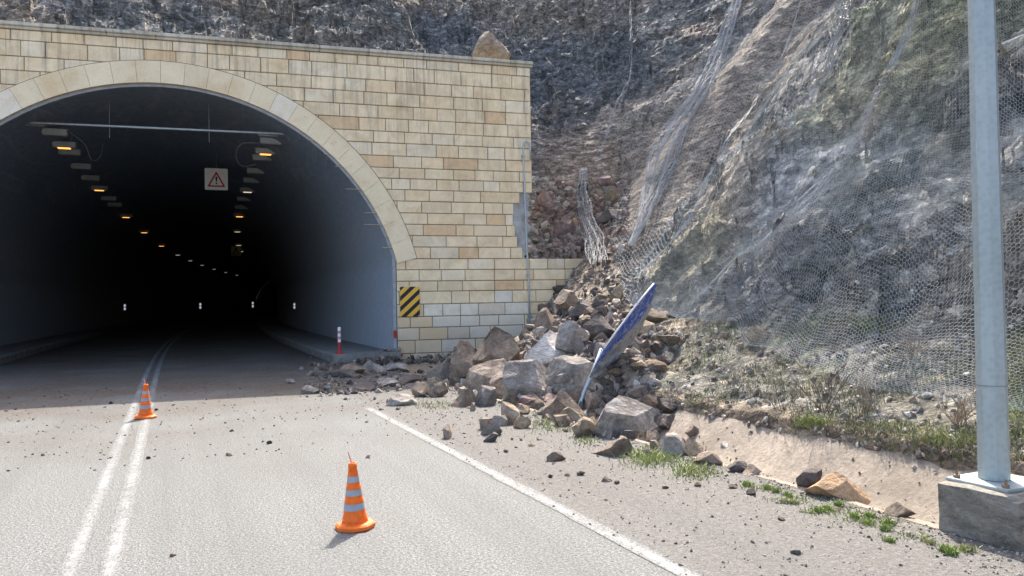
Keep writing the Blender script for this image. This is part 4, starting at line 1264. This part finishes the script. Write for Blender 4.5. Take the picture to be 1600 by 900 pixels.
# chips strewn over the road (pixel-sized dark stones)
n_ch = 0
while n_ch < 55:
    x = RNG.uniform(-4.8, 2.6); y = 5.2 + 10 * (1 - abs(RNG.gauss(0, .38)))
    if y < 4.4 or y > 15.5: continue
    s_ = RNG.choice((.025, .03, .04, .05, .07)); stone(x, y, s_ * .15, s_, RNG.choice(('dark', 'dark', 'brown')), 'small dark stone chip lying loose on the sunlit traffic lanes', 'stone chips on the traffic lanes', RNG.randrange(6, 14)); n_ch += 1
for _ in range(34):
    x = RNG.uniform(2.9, 4.8); y = RNG.uniform(3.6, 13.5)
    s_ = RNG.choice((.03, .035, .05, .06, .08)); stone(x, y, s_ * .15, s_, RNG.choice(('dark', 'brown', 'brown', 'tan')), 'small stone lying on the dusty verge right of the edge line', 'stones on the dusty verge', RNG.randrange(6, 14))
for _ in range(28):
    x = RNG.uniform(2.2, 8.6); y = RNG.uniform(14.6, 20.6) + (0 if x > 3.6 else 0)
    if x > 5.4 and y < 16.5: y += 2.5
    s_ = RNG.uniform(.10, .32); stone(x, y, s_ * .12, s_, RNG.choice(('dark', 'brown', 'grey', 'grey')), 'stone on the shaded ground between the tunnel walkway and the pile', 'stones in the shade before the wall', RNG.randrange(0, 8))
cnt = 0
while cnt < 122:
    px = RNG.uniform(700, 1050); py = RNG.uniform(450, 690)
    if py > 640 and px < 870: continue
    if px < 830 and py < 590: continue
    if py < 500 and px < 870: continue
    P, t_ = hit(px, py)
    if P[0] < 4.7: continue
    s_ = RNG.uniform(.16, .48) * (1.0 if py > 500 else .8)
    stone(P[0], P[1], P[2] + s_ * .12, s_, RNG.choice(('brown', 'grey', 'tan', 'dark', 'brown', 'red')), 'medium angular stone filling gaps of the rubble pile', 'angular stones of the rubble pile', RNG.randrange(0, 8)); cnt += 1

# countless rubble: one object
def scatter_mesh(name, pts, sizes, cols, sub, mat, seed=0, squash=.6):
    r = np.random.default_rng(seed); protos = [rock_mesh(900 + i + seed, sub, 8, rough=.06, lo=.35) for i in range(8)]
    VV = []; FF = []; CC = []; off = 0
    for i in range(len(pts)):
        V, F = protos[i % 8]; a, b, c = r.uniform(0, 6.28, 3)
        Rm = np.array(Euler((a, b, c)).to_matrix()); v = (V * .5 * r.uniform(.6, 1.0, 3) * np.array([1, 1, squash])) @ Rm.T * sizes[i] + pts[i]
        VV.append(v); FF.append(F + off); off += len(V); CC.append(np.tile(cols[i], (len(V), 1)))
    return mesh_np(name, np.concatenate(VV), np.concatenate(FF), mat, None, False, np.concatenate(CC))


t = NT('rubble_stone'); v = world_pos(t); n1 = t.noise(v, 30, 4, .7)
t.base(t.mix(1.0, t.attr(), t.ramp(n1, [(.3, .55), (.55, 1.0), (.75, 1.5)]), 'MULTIPLY')); t.bump(n1, .6, .02); M_RUB = t.m
pal = np.array([[.14, .108, .084], [.20, .163, .135], [.29, .24, .19], [.09, .078, .07], [.37, .32, .26], [.23, .17, .125]])
pts = []; sz = []; cl = []
def addp(px0, px1, py0, py1, n, s0, s1, redd=0, maxx=99):
    for _ in range(n):
        px = NR.uniform(px0, px1); py = NR.uniform(py0, py1); P, t_ = hit(px, py)
        if (P[0] < 4.7 and P[1] < 14.2 and NR.random() < .93) or (P[1] < 9.2 and P[0] > 4.9 and NR.random() < .8): continue
        if t_ > 60: continue
        s_ = s0 + (s1 - s0) * NR.random() ** 2.5; pts.append(P + np.array([0, 0, s_ * .1])); sz.append(s_)
        c = pal[NR.integers(0, 6)] * NR.uniform(.8, 1.15)
        if NR.random() < redd: c = np.array([.26, .17, .135]) * NR.uniform(.7, 1.2)
        cl.append(c)
addp(690, 1030, 510, 700, 1900, .05, .34)
addp(820, 1010, 470, 620, 700, .08, .44)
addp(480, 640, 575, 625, 500, .02, .12)
for _ in range(520):      # broken stuff banked against the walkway end
    u_ = NR.uniform(-2.3, 1.6) - .25 * NR.random(); o_ = NR.uniform(.0, 1.3) ** 1.3
    if pn(u_ * 1.3, o_ * 1.3, .5) < -.05 or (o_ < .34 and NR.random() < .7): continue
    P = J + WD * u_ + WN * max(o_, .03 if u_ > 0 else -.2); s_ = .04 + .26 * NR.random() ** 2.2
    P[2] = (.27 if (o_ < .34 and u_ < .02 and u_ > -1.85) else max(.0, .16 - .16 * o_)) + s_ * .05; pts.append(P); sz.append(s_); cl.append(pal[NR.integers(0, 6)] * .75)
addp(850, 1010, 420, 520, 700, .06, .26)
addp(835, 985, 285, 415, 900, .08, .40, .45)
addp(500, 720, 575, 640, 500, .03, .20)
addp(1000, 1150, 520, 640, 200, .03, .15)
tag(scatter_mesh('rubble', pts, sz, cl, 1, M_RUB, 1), 'loose broken rubble spread between the boulders and on the scree', 'rubble', kind='stuff')
pts = []; sz = []; cl = []
for _ in range(4200):
    x = NR.uniform(2.7, 4.95) if NR.random() < .5 else 4.9 - abs(NR.normal(0, .25)); y = 2.8 + 12 * NR.random() ** 1.4
    pts.append(np.array([x, y, .002])); sz.append(.008 + .03 * NR.random() ** 3); cl.append(pal[NR.integers(0, 6)] * 1.1)
for _ in range(1500):
    x = NR.uniform(-5.5, 4); y = NR.uniform(9, 18); pts.append(np.array([x, y, .002])); sz.append(.010 + .035 * NR.random() ** 3); cl.append(pal[NR.integers(0, 6)] * .7)
for _ in range(500):
    x = NR.uniform(4.95, 6.5); y = 3 + 7 * NR.random(); pts.append(np.array([x, y, float(ditch_z(np.array(x))) + .005])); sz.append(.01 + .04 * NR.random() ** 3); cl.append(pal[NR.integers(0, 6)])
tag(scatter_mesh('gravel', pts, sz, cl, 1, M_RUB, 2), 'fine gravel and grit strewn on the verge and the dusty road', 'gravel', kind='stuff')
pts = []; sz = []; cl = []
for _ in range(2600):
    px = NR.uniform(1000, 1640); py = NR.uniform(440, 720); P, t_ = hit(px, py)
    if P[0] < x0h(P[1]) - .1: continue
    s_ = .02 + .11 * NR.random() ** 3; pts.append(P + np.array([0, 0, s_ * .15])); sz.append(s_); cl.append(pal[NR.integers(0, 6)] * np.array([1.1, 1.15, 1.2]) * NR.uniform(.9, 1.5))
tag(scatter_mesh('scree', pts, sz, cl, 1, M_RUB, 3), 'grey stone fragments scattered over the bank under the net', 'scree', kind='stuff')

# ------------------------------------------------------------------ grass and dry vegetation
def blades(name, P, h, mats_cols, lean=.5, w=.006, seed=0, parent=None, mat=None):
    r = np.random.default_rng(seed); n = len(P); P = np.asarray(P)
    a = r.uniform(0, 6.28, n); l = r.uniform(.1, 1.0, n) * lean; b = r.uniform(0, 6.28, n)
    side = np.stack([np.cos(b), np.sin(b), 0 * b], 1) * (w * r.uniform(.6, 1.3, n))[:, None]
    dirn = np.stack([np.cos(a) * l, np.sin(a) * l, np.sqrt(np.maximum(.05, 1 - l * l))], 1)
    hh = (h * r.uniform(.5, 1.2, n))[:, None] if np.ndim(h) else (np.full(n, h) * r.uniform(.5, 1.2, n))[:, None]
    mid = P + dirn * hh * .55; tip = mid + (dirn * np.array([1.5, 1.5, .55])) * hh * .5
    V = np.stack([P - side, P + side, mid - side * .7, mid + side * .7, tip], 1).reshape(-1, 3)
    k = np.arange(n)[:, None] * 5
    F = np.concatenate([k + np.array([[0, 1, 3]]), k + np.array([[0, 3, 2]]), k + np.array([[2, 3, 4]])])
    c = np.repeat(mats_cols, 5, axis=0)
    return mesh_np(name, V, F, mat, parent, False, c)


t = NT('grass_blade'); t.base(t.attr()).rough(.7); t.b.inputs['Subsurface Weight'].default_value = 0; M_GRASS = t.m
gp1 = np.array([[.13, .19, .035], [.19, .25, .05], [.25, .29, .08], [.33, .31, .14]])


def tuft(px, py, wpx, n, h, label, greenness=1.0, seed=0):
    P, t_ = hit(px, py); R_ = wpx * t_ / FPX / 2; r = np.random.default_rng(seed)
    q = []
    subs = [(r.normal(0, R_ * .5), r.normal(0, R_ * .5)) for _ in range(max(2, int(R_ / .04)))]
    for i in range(n):
        cx, cy = subs[r.integers(0, len(subs))]; q.append((cx + r.normal(0, .018), cy * 1.2 + r.normal(0, .018)))
    q = np.array(q); z = surfq(P[0] + q[:, 0], P[1] + q[:, 1]) - P[2]
    c = gp1[r.integers(0, 3 if greenness > .5 else 4, n)] * r.uniform(.8, 1.3, n)[:, None]
    if greenness < .5: c = c * .6 + np.array([.30, .26, .14]) * .5
    o = blades('grass_tuft', np.c_[q, z - .005], h * np.ones(n), c, .75, .0035, seed, None, M_GRASS); o.location = P
    tag(o, label, 'grass tuft')


for k, a in enumerate((
    (1166, 760, 22, 110, .07, 'small green grass tuft standing alone, leftmost on the open verge'),
    (1202, 768, 30, 170, .07, 'green grass tuft second from the left on the open verge'),
    (1226, 774, 24, 110, .06, 'small green grass tuft in front of the orange brown ditch boulder'),
    (1222, 786, 18, 260, .05, 'low yellowish grass tuft in front of the ditch boulder'),
    (1300, 797, 60, 420, .06, 'widest green grass tuft below the ditch boulder'),
    (1346, 812, 60, 380, .06, 'long green grass tuft between the ditch boulder and the lamp block'),
    (1398, 826, 28, 200, .07, 'bright green grass tuft nearest the brown clod'),
    (1388, 846, 16, 90, .05, 'tiny grass tuft on the verge below the others'),
    (1484, 860, 34, 260, .07, 'bright grass tuft on the verge in front of the concrete lamp block'),
    (1522, 862, 26, 170, .06, 'yellowish grass tuft right of the one before the lamp block'),
    (1455, 846, 40, 120, .05, 'thin dry grass tuft left of the lamp block'),
    (1262, 803, 16, 70, .04, 'tiny yellow grass tuft lowest of the verge row'),
)): tuft(*a, greenness=.2 if 'yellow' in a[5] or 'dry' in a[5] else 1, seed=k)
# ground-cover grass along the foot of the pile and on the bank
q = []; hc = []; cc = []
def patch(px, py, wx, wy, n, h, g):
    for _ in range(n):
        P, t_ = hit(px + NR.normal(0, wx / 2.4), py + NR.normal(0, wy / 2.6)); q.append(P - np.array([0, 0, .01])); hc.append(h * NR.uniform(.6, 1.3)); 
        c = gp1[NR.integers(0, 4)] * NR.uniform(.8, 1.3); cc.append(c * g * .85 + (1 - g * .85) * np.array([.34, .29, .18]) * NR.uniform(.7, 1.2))
for a in ((680, 634, 50, 12, 400, .08, .6), (860, 664, 50, 20, 700, .08, .9), (914, 690, 30, 12, 260, .07, .8), (1018, 716, 52, 18, 1300, .10, 1), (1084, 736, 46, 18, 800, .08, .95), (1095, 748, 20, 10, 120, .05, .9),
          (1268, 664, 36, 12, 700, .13, 1), (1355, 508, 50, 20, 700, .12, .95), (1130, 520, 40, 16, 400, .10, .7), (1586, 640, 30, 60, 900, .12, 1), (1500, 690, 120, 16, 1400, .12, .7),
          (1400, 670, 120, 14, 900, .10, .5), (1590, 560, 30, 60, 600, .12, .8), (1240, 782, 60, 8, 260, .05, .75), (1300, 800, 60, 12, 420, .05, .8), (1360, 815, 60, 12, 420, .05, .8), (1420, 838, 60, 12, 200, .05, .6), (1190, 764, 40, 6, 160, .05, .7), (1100, 560, 60, 30, 500, .08, .6), (1080, 630, 60, 12, 300, .09, .5)): patch(*a)
for _ in range(26000):
    px = NR.uniform(1020, 1660); py = NR.uniform(500, 725); P, t_ = hit(px, py)
    if P[0] < x0h(P[1]) - .05: continue
    if pn(P[0] * 1.3, P[1] * 1.3, P[2] * 1.3) < -.10: continue
    q.append(P - np.array([0, 0, .01])); hc.append(NR.uniform(.05, .17)); k = NR.random()
    cc.append((np.array([.27, .24, .16]) if k < .42 else (np.array([.16, .145, .12]) if k < .62 else gp1[NR.integers(0, 4)] * .55)) * NR.uniform(.6, 1.2))
for (px, py, s_, n) in ((1110, 385, 60, 900), (1060, 400, 50, 500), (1240, 150, 50, 400), (1400, 60, 90, 700), (1330, 420, 90, 500), (1180, 210, 50, 500), (1560, 350, 50, 400), (1290, 300, 80, 400)):
    for _ in range(n):
        P, t_ = hit(px + NR.normal(0, s_), py + NR.normal(0, s_ * .4)); q.append(P); hc.append(NR.uniform(.1, .25)); cc.append(np.array([.36, .32, .2]) * NR.uniform(.5, 1.2))
o = blades('grass', np.array(q), np.array(hc), np.array(cc), .9, .005, 5, None, M_GRASS)
tag(o, 'patchy green and straw coloured grass over the bank and along the verge', 'grass', kind='stuff')


def twig_bush(px, py, h, n, label, seed, colr=(.13, .10, .08), spread=.5):
    P, t_ = hit(px, py); r = random.Random(seed); mb = MB()
    def grow(p, d, L, rad, lev):
        pts = [p]; q_ = p; dd = d
        for i in range(3):
            dd = (dd + Vector((r.uniform(-.2, .2), r.uniform(-.2, .2), r.uniform(-.05, .15)))).normalized(); q_ = q_ + dd * L / 3; pts.append(q_)
        mb.tube(pts, [rad, rad * .85, rad * .7, rad * .5], 4, cap=False)
        if lev > 0:
            for i in range(r.choice((2, 3, 3))):
                b = pts[r.choice((1, 2, 3))]; nd_ = (dd + Vector((r.uniform(-.8, .8), r.uniform(-.8, .8), r.uniform(-.1, .5)))).normalized(); grow(b, nd_, L * .62, rad * .6, lev - 1)
    for i in range(n):
        grow(Vector((r.uniform(-.08, .08), r.uniform(-.08, .08), 0)), Vector((r.uniform(-spread, spread), r.uniform(-spread, spread), 1)).normalized(), h * r.uniform(.35, .6), .006, 3)
    o = mb.build('bare_bush', mat_plain('twig_bark', colr, .9)); o.location = P; tag(o, label, 'bush'); return o
twig_bush(1290, 645, .95, 9, 'bare twiggy bush standing on the bank above the green ditch tuft', 1)
twig_bush(1350, 650, .55, 8, 'low bare bush right of the tallest twiggy one', 2, (.20, .16, .12), .8)
twig_bush(1225, 640, .5, 7, 'low bare bush left of the tallest twiggy one', 3, (.16, .13, .10), .8)
twig_bush(1495, 672, .5, 10, 'brown dry bush on the bank just left of the lamp post', 4, (.22, .16, .11), .8)
twig_bush(1040, 640, .45, 8, 'low tangle of dry twigs at the right foot of the rubble', 5, (.20, .17, .14), .9)
twig_bush(1150, 610, .45, 7, 'dry bush in the middle of the bank under the tan boulder', 6, (.24, .21, .17), .9)
twig_bush(1420, 560, .5, 8, 'dry brown bush on the bank left of the lamp post at mid height', 7, (.24, .19, .15), .9)

# ------------------------------------------------------------------ wire netting
t = NT('net_wire'); n1 = t.noise(world_pos(t), 1.5, 3)
t.base(t.ramp(n1, [(.3, (.34, .36, .355)), (.7, (.56, .58, .57))])).rough(.8).metal(0); M_WIRE = t.m
M_WIRE2 = mat_plain('weathered_wire', (.36, .365, .36), .6, .25, 2, .1)
# height of the draped net: a tent over the rock
gx = np.arange(5, 34, .12); gy = np.arange(-6, 40, .12); GX, GY = np.meshgrid(gx, gy, indexing='ij')
TH = terrain(GX, GY)


def maxf(A, k):
    for ax in (0, 1):
        B = A.copy()
        for s_ in range(-k, k + 1): B = np.maximum(B, np.roll(A, s_, ax))
        A = B
    return A


def boxf(A, k):
    for ax in (0, 1):
        A = sum(np.roll(A, s_, ax) for s_ in range(-k, k + 1)) / (2 * k + 1)
    return A


slope_part = hill_base(GX, GY)[0]
NETH = boxf(maxf(TH - slope_part, 2), 3) + slope_part + .03
NETH = np.maximum(NETH, TH + .03); NETH = boxf(NETH, 1)


def net_z(x, y):
    fx = np.clip((x - gx[0]) / .12, 0, len(gx) - 2.001); fy = np.clip((y - gy[0]) / .12, 0, len(gy) - 2.001)
    i = fx.astype(int); j = fy.astype(int); u = fx - i; v = fy - j
    return (NETH[i, j] * (1 - u) * (1 - v) + NETH[i + 1, j] * u * (1 - v) + NETH[i, j + 1] * (1 - u) * v + NETH[i + 1, j + 1] * u * v)


def wires(name, P0, P1, r, parent=None, mat=None):
    d = P1 - P0; L = np.linalg.norm(d, axis=1); k = L > 1e-5; P0 = P0[k]; P1 = P1[k]; d = d[k] / L[k][:, None]
    ref = np.tile(np.array([.577, -.577, .577]), (len(d), 1)); a = np.cross(d, ref); a /= np.linalg.norm(a, axis=1)[:, None]; b = np.cross(d, a)
    ring = []
    for j in range(3):
        t_ = 2 * math.pi * j / 3; ring.append(a * math.cos(t_) * r + b * math.sin(t_) * r)
    V = np.stack([P0 + ring[0], P0 + ring[1], P0 + ring[2], P1 + ring[0], P1 + ring[1], P1 + ring[2]], 1).reshape(-1, 3)
    k = np.arange(len(d))[:, None] * 6
    F = np.concatenate([k + np.array([[0, 1, 4, 3]]), k + np.array([[1, 2, 5, 4]]), k + np.array([[2, 0, 3, 5]])])
    return mesh_np(name, V, F, mat or M_WIRE, parent)


net = empty('safety_net', (9.0, 8.0, 1.0)); tag(net, 'hexagonal steel wire net draped over the whole rock slope', 'safety net')
SLP = .66
def net_pt(s_, v_):
    """s_ along the road, v_ metres up the slope"""
    fold = .03 * np.sin(s_ * 2.1 + .6 * v_) * np.clip(v_ / 4, 0, 1)
    sh = .35 * np.sin(v_ * .35 + .3 * s_)            # the mesh columns wander
    yy_ = s_ + sh; yb = yy_
    low = .75 + 1.2 * sst(5, 13, yy_) + .25 * pn(yy_ * .8, yy_ * 0 + 3, yy_ * 0)
    xx_ = x0h(yb) + low + v_ * SLP
    yy_ = yy_ + .014 * pn(s_ * 7, v_ * 7, s_ * 0) + .05 * pn(s_ * 1.1, v_ * 1.1, s_ * 0 + 5)
    xx_ = xx_ + .010 * pn(s_ * 7, v_ * 7, s_ * 0 + 9) + .05 * pn(s_ * 1.1, v_ * 1.1, s_ * 0 + 7)
    zz = net_z(xx_, yy_) + fold * .6
    return np.stack([xx_, yy_, zz], 1)
def net_cells(CW, CH, rmin, rmax):
    rows = int(26 / (CH * .75)); colsn = int(28 / CW)
    ii, jj = np.meshgrid(np.arange(rows), np.arange(colsn), indexing='ij'); ii = ii.ravel(); jj = jj.ravel()
    cs = -3 + (jj + (ii % 2) * .5) * CW; cv = ii * CH * .75
    Pc = net_pt(cs, cv); rr_ = np.hypot(Pc[:, 0], Pc[:, 1]); el_ = (Pc[:, 2] - 1.65) / rr_
    vis = (el_ < .56) & (rr_ >= rmin) & (rr_ < rmax) & (Pc[:, 1] < 25) & (Pc[:, 0] > .600 * Pc[:, 1] + .2 * np.sin(Pc[:, 2] * 1.3)) & (np.degrees(np.arctan2(Pc[:, 0], Pc[:, 1])) < 75)
    for (sa, v0, v1, w_) in ((10.5, 9.0, 12.5, .28), (13.2, 6.5, 8.0, .2)):
        c_ = sa - (cv - v0) * .35; vis &= ~((cv > v0) & (cv < v1) & (np.abs(cs - c_) < w_ * np.sin(np.clip((cv - v0) / (v1 - v0), 0, 1) * 3.14)))
    cs = cs[vis]; cv = cv[vis]
    top = net_pt(cs, cv + CH * .5); ul = net_pt(cs - CW * .5, cv + CH * .25); ll = net_pt(cs - CW * .5, cv - CH * .25); ur = net_pt(cs + CW * .5, cv + CH * .25)
    return np.concatenate([top, ul, top]), np.concatenate([ul, ll, ur])


A_, B_ = net_cells(.060, .070, 0, 17.5)
A2, B2 = net_cells(.15, .18, 17.5, 34)
print('net wires', len(A_))
org = np.array([9.0, 8.0, 1.0])
nr = np.hypot(A_[:, 0], A_[:, 1]) < 12.5
wires('net_panel', A_[nr] - org, B_[nr] - org, .0017, net)
wires('net_panel', A_[~nr] - org, B_[~nr] - org, .0016, net)
wires('net_panel', A2 - org, B2 - org, .0030, net)


def gathered(pix, name, n_strand, width, label, lift=.12, dens=.16, rr=.004, twist=2.0, parent=None, seed=0):
    """a bunched rope of netting lying down the slope"""
    r = np.random.default_rng(seed); P = np.array([hit(px, py, .15 + lift)[0] for px, py in pix]); D = np.linalg.norm(np.diff(P, axis=0), axis=1).cumsum(); D = np.concatenate([[0], D])
    n = int(D[-1] / dens) + 2; s_ = np.linspace(0, D[-1], n); C_ = np.stack([np.interp(s_, D, P[:, k]) for k in range(3)], 1)
    for _ in range(3): C_[1:-1] = (C_[:-2] + 2 * C_[1:-1] + C_[2:]) / 4
    tdir = np.gradient(C_, axis=0); tdir /= np.linalg.norm(tdir, axis=1)[:, None]
    sd_ = np.cross(tdir, np.array([-.6, -.3, .7])); sd_ /= np.linalg.norm(sd_, axis=1)[:, None]; nr_ = np.cross(sd_, tdir)
    wv = np.interp(s_, [0, D[-1] * .3, D[-1] * .75, D[-1]], width)
    A = []; B = []; pts_ = []
    for k in range(n_strand):
        f = k / (n_strand - 1) * 2 - 1
        ph = r.uniform(0, 6.28); off = f * wv * (1 + .12 * np.sin(s_ * 3 + ph)) / 2
        hgt = .10 * np.cos(f * 9 + s_ * .8) * (wv / max(wv)) + .03 * np.sin(s_ * 5 + ph)
        pts_.append(C_ + sd_ * off[:, None] + nr_ * hgt[:, None])
    for k in range(n_strand):
        z_ = pts_[k]; A.append(z_[:-1]); B.append(z_[1:])
        if k: 
            a_ = pts_[k - 1]; A.append(a_[(k % 2)::2][:-1]); B.append(z_[(k % 2) + 1::2][:len(a_[(k % 2)::2][:-1])])
    A = [a[:min(len(a), len(b))] for a, b in zip(A, B)]; B = [b[:len(a)] for a, b in zip(A, B)]
    A = np.concatenate(A); B = np.concatenate(B); o0 = P[-1]
    o = wires(name, A - o0, B - o0, rr, parent, M_WIRE2)
    o.location = o0
    if label: tag(o, label, 'net')
    return o


gathered([(1160, -30), (1145, 20), (1120, 90), (1095, 140), (1062, 190), (1040, 235), (1022, 290), (1005, 340), (986, 384)], 'gathered_net', 64, [.45, .55, 1.0, .15], 'long bunched rope of netting hanging diagonally down the middle of the slope', dens=.10, rr=.0038, seed=1)
gathered([(912, 262), (908, 300), (915, 340), (928, 372), (935, 410)], 'gathered_net', 24, [.25, .5, .6, .5], 'short limp strip of netting hanging above the low stone wall', dens=.10, rr=.003, seed=2)
gathered([(1437, -20), (1420, 50), (1390, 110), (1340, 210), (1300, 270), (1250, 330), (1180, 400)], 'net_seam', 14, [.12, .16, .2, .12], 'bright doubled seam of the net running from the top towards the bent sign', dens=.08, rr=.0026, seed=3)
gathered([(985, -20), (986, 60), (985, 120), (958, 180), (930, 260)], 'net_cable', 3, [.03, .03, .03, .03], 'thin cable down the left edge of the net above the low wall', lift=.25, dens=.25, rr=.004, seed=4)
gathered([(1252, -10), (1235, 60), (1215, 110), (1185, 145), (1140, 220), (1105, 290), (1050, 370)], 'net_cable', 4, [.04, .04, .06, .04], 'thin cable crossing the net right of the bunched rope', lift=.2, dens=.25, rr=.004, seed=5)
gathered([(1330, 0), (1320, 30), (1300, 70), (1292, 110), (1270, 130)], 'net_seam', 10, [.08, .22, .16, .06], 'short frayed seam at the slit in the top of the net', lift=.2, dens=.1, rr=.005, seed=6)
